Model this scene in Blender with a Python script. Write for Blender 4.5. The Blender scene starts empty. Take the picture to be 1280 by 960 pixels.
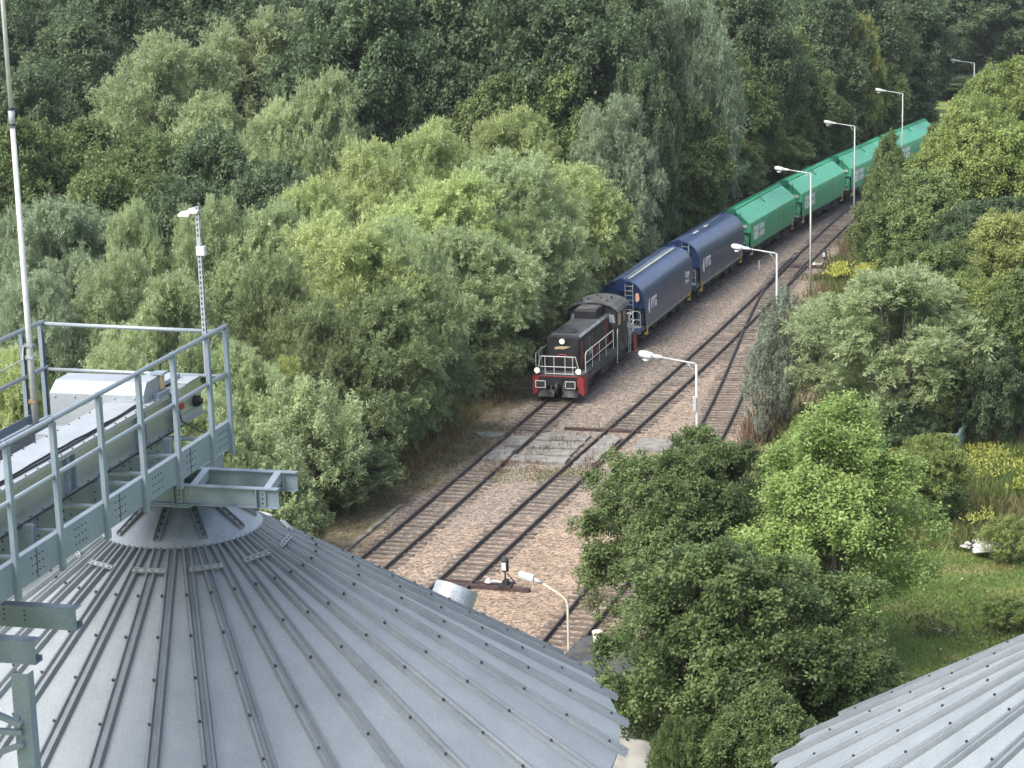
import bpy, bmesh, math, random
import numpy as np
from mathutils import Matrix, Vector
PI = math.pi
R = math.radians
random.seed(7)
rng = np.random.default_rng(11)

# ------------------------------------------------------------------ camera, world, sun, exposure
scn = bpy.context.scene
COL = scn.collection
F = 2738.0
PITCH, ROLL, CH = R(13.0), R(1.6), 29.3
_f = np.array([0, math.cos(PITCH), -math.sin(PITCH)])
_x = np.array([1.0, 0, 0]); _u = np.cross(_x, _f)
_c, _s = math.cos(ROLL), math.sin(ROLL)
_r2 = _x*_c - _u*_s; _u2 = _x*_s + _u*_c
cam = bpy.data.cameras.new('camera'); cam.sensor_width = 36; cam.lens = 36*F/1280
cam.clip_start = 0.5; cam.clip_end = 3000
co = bpy.data.objects.new('camera', cam); COL.objects.link(co)
m = Matrix.Identity(4)
for i in range(3):
    m[i][0] = _r2[i]; m[i][1] = _u2[i]; m[i][2] = -_f[i]
m[2][3] = CH
co.matrix_world = m
scn.camera = co

SUN_AZ, SUN_EL = -128.0, 52.0        # compass-like: degrees from +Y towards +X
w = bpy.data.worlds.new('World'); scn.world = w; w.use_nodes = True
nt = w.node_tree; bg = nt.nodes['Background']
sky = nt.nodes.new('ShaderNodeTexSky'); sky.sky_type = 'NISHITA'; sky.sun_disc = False
sky.sun_elevation = R(SUN_EL); sky.sun_rotation = R(SUN_AZ)
sky.air_density = 1.0; sky.dust_density = 3.5; sky.ozone_density = 1.0
hs = nt.nodes.new('ShaderNodeHueSaturation'); hs.inputs['Saturation'].default_value = 0.72   # thin overcast: greyer than a clear sky
nt.links.new(sky.outputs[0], hs.inputs['Color']); nt.links.new(hs.outputs[0], bg.inputs[0]); bg.inputs[1].default_value = 0.15
sl = bpy.data.lights.new('sun', 'SUN'); sl.energy = 1.8; sl.angle = R(38); sl.color = (1.0, 0.955, 0.88)
so = bpy.data.objects.new('sun', sl); COL.objects.link(so)
d = Vector((math.sin(R(SUN_AZ))*math.cos(R(SUN_EL)), math.cos(R(SUN_AZ))*math.cos(R(SUN_EL)), math.sin(R(SUN_EL))))
so.rotation_euler = d.to_track_quat('Z', 'Y').to_euler()
scn.view_settings.view_transform = 'Standard'; scn.view_settings.look = 'None'
scn.view_settings.exposure = 1.2; scn.view_settings.gamma = 1.0
scn.cycles.max_bounces = 8; scn.cycles.diffuse_bounces = 4; scn.cycles.glossy_bounces = 3
scn.cycles.transmission_bounces = 4; scn.cycles.transparent_max_bounces = 4
scn.cycles.use_denoising = True

# ------------------------------------------------------------------ helpers
def at(px, py, z=0.0):
    """world point at height z seen at photo pixel px, py"""
    dd = _f*F + _r2*(px-640) - _u2*(py-480); t = (z-CH)/dd[2]
    return np.array([0, 0, CH]) + dd*t
def proj(p):
    q = np.array(p, float) - [0, 0, CH]; z = q@_f
    return 640+F*(q@_r2)/z, 480-F*(q@_u2)/z, z

def mat(name, col, rough=0.6, metal=0.0, var=0.0, scale=5.0, col2=None, bump=0.0, bscale=40.0, spec=0.5, coat=0.0, detail=4.0, contrast=(0.35, 0.65), stretch=None):
    M = bpy.data.materials.new(name); M.use_nodes = True
    n = M.node_tree.nodes; l = M.node_tree.links; b = n['Principled BSDF']
    b.inputs['Roughness'].default_value = rough; b.inputs['Metallic'].default_value = metal
    b.inputs['Specular IOR Level'].default_value = spec
    b.inputs['Coat Weight'].default_value = coat
    b.inputs['Base Color'].default_value = (*col, 1)
    tc = n.new('ShaderNodeTexCoord'); vec = tc.outputs['Object']
    if stretch:
        mp = n.new('ShaderNodeMapping'); mp.inputs['Scale'].default_value = stretch
        l.new(vec, mp.inputs[0]); vec = mp.outputs[0]
    if col2 is None and var:
        col2 = tuple(min(1, c*(1+var)) for c in col); col = tuple(c*(1-var) for c in col)
    if col2 is not None:
        nz = n.new('ShaderNodeTexNoise'); nz.inputs['Scale'].default_value = scale; nz.inputs['Detail'].default_value = detail
        l.new(vec, nz.inputs['Vector'])
        cr = n.new('ShaderNodeValToRGB'); cr.color_ramp.elements[0].position = contrast[0]; cr.color_ramp.elements[1].position = contrast[1]
        cr.color_ramp.elements[0].color = (*col, 1); cr.color_ramp.elements[1].color = (*col2, 1)
        l.new(nz.outputs['Fac'], cr.inputs[0]); l.new(cr.outputs[0], b.inputs['Base Color'])
    if bump:
        nb = n.new('ShaderNodeTexNoise'); nb.inputs['Scale'].default_value = bscale; nb.inputs['Detail'].default_value = 3
        l.new(vec, nb.inputs['Vector'])
        bp = n.new('ShaderNodeBump'); bp.inputs['Strength'].default_value = bump; bp.inputs['Distance'].default_value = 0.02
        l.new(nb.outputs['Fac'], bp.inputs['Height']); l.new(bp.outputs[0], b.inputs['Normal'])
    return M

class MB:
    """collects faces into one mesh"""
    def __init__(s): s.v = []; s.f = []
    def add(s, vs, fs):
        o = len(s.v); s.v += [tuple(map(float, p)) for p in vs]; s.f += [tuple(o+i for i in f) for f in fs]; return s
    def box(s, x0, x1, y0, y1, z0, z1):
        return s.add([(x0,y0,z0),(x1,y0,z0),(x1,y1,z0),(x0,y1,z0),(x0,y0,z1),(x1,y0,z1),(x1,y1,z1),(x0,y1,z1)],
                     [(0,3,2,1),(4,5,6,7),(0,1,5,4),(1,2,6,5),(2,3,7,6),(3,0,4,7)])
    def beam(s, p, q, wd, ht, up=(0,0,1)):
        """rectangular bar between p and q; wd sideways, ht along up"""
        p, q = np.array(p, float), np.array(q, float); a = q-p; a /= np.linalg.norm(a)
        up = np.array(up, float); sd = np.cross(a, up); sd /= np.linalg.norm(sd); u = np.cross(sd, a)
        vs = [b+sd*i*wd/2+u*j*ht/2 for b in (p, q) for i, j in ((-1,-1),(1,-1),(1,1),(-1,1))]
        return s.add(vs, [(0,1,2,3),(7,6,5,4),(0,4,5,1),(1,5,6,2),(2,6,7,3),(3,7,4,0)])
    def tube(s, pts, r, n=8, cap=True):
        pts = [np.array(p, float) for p in pts]; rr = r if isinstance(r, (list, tuple)) else [r]*len(pts)
        rings = []; prev = None
        for i, p in enumerate(pts):
            a = (pts[min(i+1, len(pts)-1)]-pts[max(i-1, 0)]); a /= (np.linalg.norm(a)+1e-9)
            if prev is None:
                t = np.array([0, 0, 1.]) if abs(a[2]) < .9 else np.array([1., 0, 0])
            else: t = prev
            e1 = t - a*(t@a); e1 /= (np.linalg.norm(e1)+1e-9); e2 = np.cross(a, e1); prev = e1
            rings.append([p+rr[i]*(math.cos(k*2*PI/n)*e1+math.sin(k*2*PI/n)*e2) for k in range(n)])
        vs = [v for g in rings for v in g]; fs = []
        for i in range(len(pts)-1):
            for k in range(n):
                fs.append((i*n+k, i*n+(k+1)%n, (i+1)*n+(k+1)%n, (i+1)*n+k))
        if cap:
            fs.append(tuple(range(n))[::-1]); fs.append(tuple((len(pts)-1)*n+k for k in range(n)))
        return s.add(vs, fs)
    def prism(s, prof, x0, x1, axis='x', cap=True):
        """closed profile [(a,b)] extruded; axis x -> (x,a,b), y -> (a,y,b), z -> (a,b,z)"""
        n = len(prof)
        def P(t, a, b): return {'x': (t, a, b), 'y': (a, t, b), 'z': (a, b, t)}[axis]
        vs = [P(x0, a, b) for a, b in prof]+[P(x1, a, b) for a, b in prof]
        fs = [(i, (i+1) % n, n+(i+1) % n, n+i) for i in range(n)]
        if cap: fs += [tuple(range(n))[::-1], tuple(range(n, 2*n))]
        return s.add(vs, fs)
    def disc(s, c, nrm, r, h, n=16, r2=None):
        c = np.array(c, float); nrm = np.array(nrm, float); nrm /= np.linalg.norm(nrm)
        return s.tube([c, c+nrm*h], [r, r if r2 is None else r2], n)
    def build(s, name, m_, parent=None, smooth=False, bevel=0, auto=None):
        me = bpy.data.meshes.new(name); me.from_pydata(s.v, [], s.f); me.update()
        bm = bmesh.new(); bm.from_mesh(me); bmesh.ops.recalc_face_normals(bm, faces=bm.faces); bm.to_mesh(me); bm.free()
        me.materials.append(m_)
        o = bpy.data.objects.new(name, me); COL.objects.link(o)
        if parent is not None: o.parent = parent
        if smooth: me.polygons.foreach_set('use_smooth', [True]*len(me.polygons))
        if auto: 
            me.polygons.foreach_set('use_smooth', [True]*len(me.polygons)); me.set_sharp_from_angle(angle=R(auto))
        if bevel:
            b = o.modifiers.new('bevel', 'BEVEL'); b.width = bevel; b.segments = 2; b.limit_method = 'ANGLE'; b.angle_limit = R(35)
        return o

def tag(o, label=None, cat=None, group=None, kind=None):
    if label: o['label'] = label
    if cat: o['category'] = cat
    if group: o['group'] = group
    if kind: o['kind'] = kind
    return o
def empty(name, loc=(0,0,0), rz=0.0, label=None, cat=None, group=None):
    o = bpy.data.objects.new(name, None); COL.objects.link(o)
    o.location = tuple(map(float, loc)); o.rotation_euler = (0, 0, rz); o.empty_display_size = .3
    return tag(o, label, cat, group)
def copy_tree(o, parent=None):
    c = o.copy(); COL.objects.link(c)
    if parent is not None: c.parent = parent
    for ch in list(o.children): copy_tree(ch, c)
    return c
def text(name, s, size, m_, parent, loc, rot, ext=0.006, align='LEFT', sx=1.0, bold=0.0):
    c = bpy.data.curves.new(name, 'FONT'); c.body = s; c.size = size; c.extrude = ext; c.align_x = align; c.offset = bold; c.resolution_u = 3
    c.materials.append(m_)
    t_ = bpy.data.objects.new(name, c); COL.objects.link(t_); bpy.context.view_layer.update()
    me = bpy.data.meshes.new_from_object(t_.evaluated_get(bpy.context.evaluated_depsgraph_get()))
    bpy.data.objects.remove(t_); bpy.data.curves.remove(c)
    o = bpy.data.objects.new(name, me); COL.objects.link(o); o.parent = parent; o.location = loc; o.rotation_euler = rot; o.scale = (sx, 1, 1)
    return o

# ------------------------------------------------------------------ materials
M = {}
def zinc(name, c1, c2, rough=0.42, metal=0.75, quilt=False, spangle=0.0):
    m_ = bpy.data.materials.new(name); m_.use_nodes = True; n = m_.node_tree.nodes; l = m_.node_tree.links; b = n['Principled BSDF']
    b.inputs['Metallic'].default_value = metal
    tc = n.new('ShaderNodeTexCoord')
    a = n.new('ShaderNodeTexNoise'); a.inputs['Scale'].default_value = 1.7; a.inputs['Detail'].default_value = 8; a.inputs['Roughness'].default_value = .7
    l.new(tc.outputs['Object'], a.inputs['Vector'])
    cr = n.new('ShaderNodeValToRGB'); cr.color_ramp.elements[0].position = .32; cr.color_ramp.elements[1].position = .68
    cr.color_ramp.elements[0].color = (*c1, 1); cr.color_ramp.elements[1].color = (*c2, 1)
    l.new(a.outputs['Fac'], cr.inputs[0]); out = cr.outputs[0]
    # fine dust speckle / grime
    g = n.new('ShaderNodeTexNoise'); g.inputs['Scale'].default_value = 55; g.inputs['Detail'].default_value = 5
    l.new(tc.outputs['Object'], g.inputs['Vector'])
    mr = n.new('ShaderNodeMapRange'); mr.inputs[1].default_value = .3; mr.inputs[2].default_value = .7; mr.inputs[3].default_value = .86; mr.inputs[4].default_value = 1.1
    l.new(g.outputs['Fac'], mr.inputs[0])
    mx = n.new('ShaderNodeMix'); mx.data_type = 'RGBA'; mx.blend_type = 'MULTIPLY'; mx.inputs[0].default_value = 1
    l.new(out, mx.inputs[6]); l.new(mr.outputs[0], mx.inputs[7]); out = mx.outputs[2]
    if spangle:
        vo = n.new('ShaderNodeTexVoronoi'); vo.inputs['Scale'].default_value = 28; l.new(tc.outputs['Object'], vo.inputs['Vector'])
        m2 = n.new('ShaderNodeMapRange'); m2.inputs[3].default_value = 1-spangle; m2.inputs[4].default_value = 1+spangle
        l.new(vo.outputs['Color'], m2.inputs[0])
        mx2 = n.new('ShaderNodeMix'); mx2.data_type = 'RGBA'; mx2.blend_type = 'MULTIPLY'; mx2.inputs[0].default_value = 1
        l.new(out, mx2.inputs[6]); l.new(m2.outputs[0], mx2.inputs[7]); out = mx2.outputs[2]
    l.new(out, b.inputs['Base Color'])
    rr = n.new('ShaderNodeMapRange'); rr.inputs[3].default_value = rough-.08; rr.inputs[4].default_value = rough+.12
    l.new(a.outputs['Fac'], rr.inputs[0]); l.new(rr.outputs[0], b.inputs['Roughness'])
    bp = n.new('ShaderNodeBump'); bp.inputs['Strength'].default_value = .12; bp.inputs['Distance'].default_value = .01
    if quilt:
        wv = n.new('ShaderNodeTexWave'); wv.inputs['Scale'].default_value = 6; wv.inputs['Distortion'].default_value = 3; wv.inputs['Detail'].default_value = 1
        l.new(tc.outputs['Object'], wv.inputs['Vector']); l.new(wv.outputs['Fac'], bp.inputs['Height']); bp.inputs['Strength'].default_value = .05
    else:
        l.new(a.outputs['Fac'], bp.inputs['Height'])
    l.new(bp.outputs[0], b.inputs['Normal'])
    return m_
M['roof'] = zinc('zinc_roof', (.215,.245,.265), (.272,.304,.322), .55, .2, quilt=True)
M['rib'] = zinc('zinc_rib', (.155,.18,.195), (.215,.24,.255), .45, .3)
M['cap'] = zinc('zinc_cap', (.23,.265,.29), (.36,.39,.41), .42, .35, spangle=.08)
M['vent'] = zinc('zinc_spangled', (.34,.375,.395), (.46,.49,.505), .42, .35, spangle=.25)
M['steel'] = zinc('zinc_steel', (.185,.235,.285), (.25,.31,.36), .5, .15)
M['rail_zinc'] = zinc('zinc_tube', (.29,.34,.375), (.37,.42,.455), .42, .3)
M['casing'] = zinc('zinc_casing', (.33,.36,.35), (.42,.44,.42), .34, .6)
M['lid'] = zinc('zinc_lid', (.33,.36,.38), (.42,.45,.465), .45, .3)
M['housing'] = zinc('painted_housing', (.27,.305,.33), (.33,.365,.39), .5, .1)
M['bolt'] = mat('bolt_dark', (.05,.055,.06), .5, .5)
M['grate'] = mat('grate_steel', (.16,.18,.2), .5, .6, var=.2, scale=8)
M['black_rubber'] = mat('black_rubber', (.012,.012,.013), .6)
M['rail'] = mat('rail_steel_shadow', (.025,.019,.018), .6, .2, col2=(.055,.040,.034), scale=6)  # steel darkened so the rail foot also stands for the shadow beside it
M['railtop'] = mat('rail_top', (.060,.050,.048), .5, .3, col2=(.105,.088,.080), scale=3)
M['sleeper'] = mat('sleeper_wood', (.060,.048,.040), .9, 0, col2=(.155,.130,.108), scale=3.5, bump=.6, bscale=18, detail=8, stretch=(1,6,1))
M['sleeper_dark'] = mat('sleeper_creosote', (.035,.020,.020), .7, 0, col2=(.075,.045,.04), scale=4, bump=.4, bscale=18)
M['concrete'] = mat('concrete', (.12,.115,.10), .9, 0, col2=(.25,.24,.215), scale=2.2, bump=.5, bscale=14, detail=10, contrast=(.3,.62))
M['white_wall'] = mat('white_render', (.27,.27,.255), .85, 0, col2=(.42,.42,.40), scale=1.5, bump=.2, bscale=30, detail=8)
M['felt'] = mat('roof_felt', (.030,.032,.036), .8, 0, col2=(.085,.085,.085), scale=1.6, bump=.3, bscale=30, detail=9)
M['lettering'] = mat('lettering_white', (.80,.81,.80), .6)
M['white'] = mat('white_paint', (.50,.51,.50), .5, 0, var=.08, scale=12)
M['lamp_pole'] = zinc('lamp_pole', (.36,.38,.38), (.45,.47,.46), .5, .2)
M['old_pole'] = mat('old_pole_paint', (.48,.45,.34), .7, 0, col2=(.62,.60,.50), scale=4)
M['lens'] = mat('lamp_lens', (.70,.72,.72), .25, 0, var=.05)
M['blue'] = mat('blue_paint', (.030,.048,.110), 0.38, 0, col2=(.052,.078,.158), scale=1.6, coat=.18, detail=9, stretch=(1,1,.18), contrast=(.3,.7))
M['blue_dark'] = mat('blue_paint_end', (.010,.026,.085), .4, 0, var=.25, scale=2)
M['green'] = mat('green_paint', (.042,.33,.165), .42, 0, col2=(.075,.43,.235), scale=1.6, coat=.15, detail=9, stretch=(1,1,.18), contrast=(.28,.66))
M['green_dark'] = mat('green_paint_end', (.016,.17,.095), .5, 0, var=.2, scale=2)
M['walk_grey'] = mat('walkway_grey', (.22,.24,.22), .7, .1, col2=(.34,.36,.33), scale=3)
M['under'] = mat('underframe_black', (.012,.013,.016), .7, 0, col2=(.045,.042,.04), scale=3, detail=8)
M['wheel'] = mat('wheel_steel', (.06,.05,.045), .5, .5, var=.3, scale=4)
M['loco'] = mat('loco_black', (.009,.010,.011), .5, 0, col2=(.024,.024,.026), scale=1.5, detail=8)
M['loco_roof'] = mat('loco_roof_grey', (.045,.045,.045), .7, 0, col2=(.095,.094,.09), scale=1.2, detail=8)
M['loco_frame'] = mat('loco_frame_grime', (.035,.034,.032), .8, 0, col2=(.11,.105,.10), scale=2.5, detail=10)
M['red'] = mat('red_paint', (.20,.016,.020), .55, 0, col2=(.29,.032,.034), scale=3)
M['cream'] = mat('cream_curtain', (.42,.33,.19), .8, 0, var=.15, scale=6)
M['glass'] = mat('cab_glass', (.04,.05,.06), .08, 0, spec=.8)
M['yellow'] = mat('yellow_paint', (.55,.40,.06), .6)
M['seal'] = mat('black_seal', (.012,.016,.016), .7)
M['dkgreen'] = mat('dark_green_paint', (.010,.085,.055), .5, 0, col2=(.03,.16,.10), scale=8)
M['fence'] = mat('fence_green', (.12,.22,.18), .6, .1, col2=(.22,.32,.28), scale=5)
M['rubble'] = mat('plaster_rubble', (.24,.23,.21), .9, 0, col2=(.55,.54,.52), scale=6, bump=.5)
M['bark'] = mat('bark', (.055,.045,.035), .95, 0, col2=(.13,.11,.09), scale=3, bump=.6, bscale=12, stretch=(4,4,1))
M['bark_pale'] = mat('bark_pale', (.16,.14,.12), .95, 0, col2=(.28,.26,.23), scale=3, bump=.6, bscale=12, stretch=(4,4,1))
lampM = mat('headlight_glass', (.62,.58,.46), .2)
_b = lampM.node_tree.nodes['Principled BSDF']; _b.inputs['Emission Color'].default_value = (1, .93, .78, 1); _b.inputs['Emission Strength'].default_value = .35
M['headlight'] = lampM

def foliage(name, c1, c2, trans=0.32, hue=0.005):
    m_ = bpy.data.materials.new(name); m_.use_nodes = True; n = m_.node_tree.nodes; l = m_.node_tree.links
    b = n['Principled BSDF']; out = n['Material Output']
    at_ = n.new('ShaderNodeAttribute'); at_.attribute_name = 'tint'
    mx = n.new('ShaderNodeMix'); mx.data_type = 'RGBA'; mx.inputs[6].default_value = (*c1, 1); mx.inputs[7].default_value = (*c2, 1)
    l.new(at_.outputs['Fac'], mx.inputs[0])
    oi = n.new('ShaderNodeObjectInfo')
    hs = n.new('ShaderNodeHueSaturation')
    r1 = n.new('ShaderNodeMapRange'); r1.inputs[3].default_value = .5-hue; r1.inputs[4].default_value = .5+hue; l.new(oi.outputs['Random'], r1.inputs[0])
    wn = n.new('ShaderNodeTexWhiteNoise'); wn.noise_dimensions = '1D'; l.new(oi.outputs['Random'], wn.inputs['W'])
    r2 = n.new('ShaderNodeMapRange'); r2.inputs[3].default_value = .88; r2.inputs[4].default_value = 1.14; l.new(wn.outputs['Value'], r2.inputs[0])
    l.new(r1.outputs[0], hs.inputs['Hue']); l.new(r2.outputs[0], hs.inputs['Value']); l.new(mx.outputs[2], hs.inputs['Color'])
    l.new(hs.outputs[0], b.inputs['Base Color']); b.inputs['Roughness'].default_value = .55; b.inputs['Specular IOR Level'].default_value = .35
    tr = n.new('ShaderNodeBsdfTranslucent'); l.new(hs.outputs[0], tr.inputs['Color'])
    ms = n.new('ShaderNodeMixShader'); ms.inputs[0].default_value = trans
    l.new(b.outputs[0], ms.inputs[1]); l.new(tr.outputs[0], ms.inputs[2]); l.new(ms.outputs[0], out.inputs['Surface'])
    return m_
FM = dict(
    wl=foliage('willow_leaf_light', (0.242,0.309,0.142), (0.507,0.596,0.336), .50),
    wy=foliage('willow_leaf_yellow', (0.277,0.348,0.130), (0.555,0.637,0.307), .50),
    wg=foliage('willow_leaf_grey', (0.195,0.260,0.153), (0.413,0.496,0.325), .50),
    wp=foliage('willow_leaf_pale', (.250,.315,.155), (.495,.580,.315), .50),
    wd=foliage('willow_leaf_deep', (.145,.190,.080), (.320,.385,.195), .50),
    dk=foliage('dark_leaf', (.060,.100,.050), (.158,.220,.105), .40),
    md=foliage('mid_leaf', (.085,.130,.045), (.225,.295,.110), .40),
    lg=foliage('bright_sunlit_leaf', (.145,.200,.052), (.360,.435,.145), .44),  # light green leaf, raised and yellowed to paint sunlight on the right grove
    lm=foliage('lime_leaf', (.165,.245,.070), (.400,.510,.180), .48),
    mp=foliage('maple_leaf', (.060,.092,.032), (.168,.228,.080), .38),
    sg=foliage('sage_leaf', (.115,.145,.100), (.300,.340,.250), .35),
    yl=foliage('yellowing_leaf', (.250,.290,.080), (.460,.510,.190), .44))

# ------------------------------------------------------------------ ground
def ground_mat(name, stops, scale, fine, finescale, bump=.4, mixcol=None, edge=False):
    """stops = list of (pos, col) over a coarse noise, multiplied with a fine noise"""
    m_ = bpy.data.materials.new(name); m_.use_nodes = True; n = m_.node_tree.nodes; l = m_.node_tree.links; b = n['Principled BSDF']
    b.inputs['Roughness'].default_value = .95; b.inputs['Specular IOR Level'].default_value = .15
    tc = n.new('ShaderNodeTexCoord')
    a = n.new('ShaderNodeTexNoise'); a.inputs['Scale'].default_value = scale; a.inputs['Detail'].default_value = 9; a.inputs['Roughness'].default_value = .62
    l.new(tc.outputs['Object'], a.inputs['Vector'])
    cr = n.new('ShaderNodeValToRGB'); e = cr.color_ramp.elements
    e[0].position, e[0].color = stops[0][0], (*stops[0][1], 1); e[1].position, e[1].color = stops[-1][0], (*stops[-1][1], 1)
    for p_, c_ in stops[1:-1]:
        q = e.new(p_); q.color = (*c_, 1)
    l.new(a.outputs['Fac'], cr.inputs[0])
    vo = n.new('ShaderNodeTexVoronoi'); vo.inputs['Scale'].default_value = finescale; l.new(tc.outputs['Object'], vo.inputs['Vector'])
    sx = n.new('ShaderNodeSeparateColor'); l.new(vo.outputs['Color'], sx.inputs[0])
    f2 = n.new('ShaderNodeTexNoise'); f2.inputs['Scale'].default_value = finescale*.35; f2.inputs['Detail'].default_value = 5; l.new(tc.outputs['Object'], f2.inputs['Vector'])
    ad = n.new('ShaderNodeMath'); ad.operation = 'ADD'; l.new(sx.outputs[0], ad.inputs[0]); l.new(f2.outputs['Fac'], ad.inputs[1])
    mr = n.new('ShaderNodeMapRange'); mr.inputs[1].default_value = .1; mr.inputs[2].default_value = 1.6; mr.inputs[3].default_value = 1-fine; mr.inputs[4].default_value = 1+fine
    l.new(ad.outputs[0], mr.inputs[0])
    mx = n.new('ShaderNodeMix'); mx.data_type = 'RGBA'; mx.blend_type = 'MULTIPLY'; mx.inputs[0].default_value = 1
    l.new(cr.outputs[0], mx.inputs[6]); l.new(mr.outputs[0], mx.inputs[7]); outc = mx.outputs[2]
    if mixcol:
        for (attr, colr, lo, hi, sc) in mixcol:
            an = n.new('ShaderNodeAttribute'); an.attribute_name = attr
            nn = n.new('ShaderNodeTexNoise'); nn.inputs['Scale'].default_value = sc; nn.inputs['Detail'].default_value = 8; l.new(tc.outputs['Object'], nn.inputs['Vector'])
            s1 = n.new('ShaderNodeMath'); s1.operation = 'ADD'; l.new(an.outputs['Fac'], s1.inputs[0]); l.new(nn.outputs['Fac'], s1.inputs[1])
            s2 = n.new('ShaderNodeMapRange'); s2.inputs[1].default_value = lo; s2.inputs[2].default_value = hi; l.new(s1.outputs[0], s2.inputs[0])
            q = n.new('ShaderNodeMix'); q.data_type = 'RGBA'; l.new(s2.outputs[0], q.inputs[0]); l.new(outc, q.inputs[6])
            mc = n.new('ShaderNodeMix'); mc.data_type = 'RGBA'; mc.blend_type = 'MULTIPLY'; mc.inputs[0].default_value = 1
            mc.inputs[6].default_value = (*colr, 1); l.new(mr.outputs[0], mc.inputs[7]); l.new(mc.outputs[2], q.inputs[7]); outc = q.outputs[2]
    l.new(outc, b.inputs['Base Color'])
    bp = n.new('ShaderNodeBump'); bp.inputs['Strength'].default_value = bump; bp.inputs['Distance'].default_value = .05
    l.new(ad.outputs[0], bp.inputs['Height']); l.new(bp.outputs[0], b.inputs['Normal'])
    return m_
G_field = ground_mat('meadow_ground', [(.3,(.075,.12,.028)),(.5,(.12,.165,.045)),(.64,(.20,.18,.08)),(.78,(.27,.21,.12))], .35, .35, 7)
G_wood = ground_mat('woodland_soil', [(.3,(.035,.032,.018)),(.5,(.05,.055,.022)),(.7,(.09,.075,.045))], .5, .4, 6)
G_gravel = ground_mat('ballast_gravel', [(.3,(.180,.138,.102)),(.5,(.220,.168,.125)),(.7,(.265,.204,.153))], .35, .95, 9.5, .5,
    mixcol=[('grey', (.190,.158,.130), .55, 1.35, 1.2), ('oil', (.105,.088,.075), .75, 1.35, 2.5), ('edge', (.115,.095,.055), .80, 1.25, .9)])
G_verge = ground_mat('verge_soil', [(.3,(.085,.075,.045)),(.5,(.15,.125,.08)),(.7,(.24,.19,.12))], .9, .45, 9)

def poly_sheet(name, pts, z, m_, kind='structure'):
    me = bpy.data.meshes.new(name); me.from_pydata([(float(p[0]), float(p[1]), z) for p in pts], [], [tuple(range(len(pts)))]); me.materials.append(m_)
    o = bpy.data.objects.new(name, me); COL.objects.link(o); o['kind'] = kind
    return o
poly_sheet('ground', [(-900,-300),(900,-300),(900,1500),(-900,1500)], -0.06, G_field)

# track centre lines: x as a polynomial of y
def fit(pts, deg):
    p = np.array(pts); return np.polyfit((p[:,1]-130)/50, p[:,0], deg)
T1 = fit([(-10.2,80),(-6.7,91.4),(-5.3,96.2),(-1.7,107.4),(0.8,115.4),(3.0,122),(7.4,136.5),(11.7,150.5),(17.5,166),(23.3,181),(29.6,194.5),(36.2,209),(45,227),(60,256)], 4)
T2 = fit([(-7.2,74.5),(-3.2,87.2),(-3.0,87.6),(1.5,101.5),(2.2,104.9),(7.3,119.2),(9.0,124.6),(16.7,144.7),(17.9,152.0),(22.2,165.8),(26.4,178.5),(30.6,190.1),(49,232)], 4)
T4 = fit([(-2.1,69),(1.1,80.2),(4.1,89),(7.3,100),(10.6,113.5),(11.9,120.2),(13.7,128.9),(14.8,134),(16.5,143.1),(19.2,154.4),(22.2,165.8)], 4)
def cx(T, y):
    yc = min(max(y, 68), 250); v = float(np.polyval(T, (yc-130)/50))
    return v if yc == y else v+(y-yc)*(.33 if y < yc else .55)
def line_table(T, y0, y1, step=0.1):
    ys = np.arange(y0, y1, step); xs = np.polyval(T, (ys-130)/50)
    s = np.concatenate([[0], np.cumsum(np.hypot(np.diff(xs), np.diff(ys)))])
    return xs, ys, s
def pose(tab, s):
    xs, ys, S = tab; x = np.interp(s, S, xs); y = np.interp(s, S, ys)
    x2 = np.interp(s+.3, S, xs); y2 = np.interp(s+.3, S, ys)
    dx, dy = x2-x, y2-y; L = math.hypot(dx, dy)
    return np.array([x, y]), np.array([dx/L, dy/L])

def gravel_yard():
    ys = np.arange(55, 262, 1.0); nu = 48
    vs = []; fs = []; edge = []; grey = []; oil = []
    for j, y in enumerate(ys):
        xl = cx(T1, y)-2.2-.35*math.sin(y*.7)-.3*math.sin(y*1.9)
        if y > 121: xl -= .6
        xr = (cx(T4, y) if y < 160 else cx(T2, y)+ (0 if y > 175 else 0))
        xr = max(xr, cx(T2, y)) + 2.6 + .3*math.sin(y*.9)
        if y < 95: xr += 1.5
        for i in range(nu):
            t = i/(nu-1); x = xl+(xr-xl)*t; vs.append((x, y, 0.0))
            dl = x-xl; dr = xr-x
            edge.append(max(0, 1-dl/1.5)*.7 + max(0, 1-dr/1.8)*.45 + (.42*math.exp(-((y-112)/3.5)**2)*(1 if x < cx(T2, y)+.5 else 0)) - (0.15 if dl > 2 and dr > 2 else 0))
            g = .45 if y > 97 else .0
            g += .35*(1 if (x < cx(T2, y)) else 0); grey.append(g + .25*min(1, max(0, (y-100)/60)))
            o_ = 0
            for T in (T1, T2, T4):
                if T is T4 and y > 168: continue
                q = abs(x-cx(T, y)); o_ = max(o_, .38 if q < 1.25 else .38*max(0, 1-(q-1.25)/.7))
            oil.append(o_)
    n = len(ys)
    for j in range(n-1):
        for i in range(nu-1):
            a = j*nu+i; fs.append((a, a+1, a+nu+1, a+nu))
    me = bpy.data.meshes.new('gravel_yard'); me.from_pydata(vs, [], fs)
    for k, arr in (('edge', edge), ('grey', grey), ('oil', oil)):
        A = me.attributes.new(k, 'FLOAT', 'POINT'); A.data.foreach_set('value', np.array(arr, dtype=np.float32))
    me.materials.append(G_gravel)
    o = bpy.data.objects.new('gravel_yard', me); COL.objects.link(o); o['kind'] = 'structure'
gravel_yard()
ysv = list(np.arange(50, 270, 4.0))
poly_sheet('woodland_floor', [(cx(T1, y)-5.3-.5*math.sin(y*.5), y) for y in ysv]+[(-300, 600), (-300, 50)], -0.03, G_wood)
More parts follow.
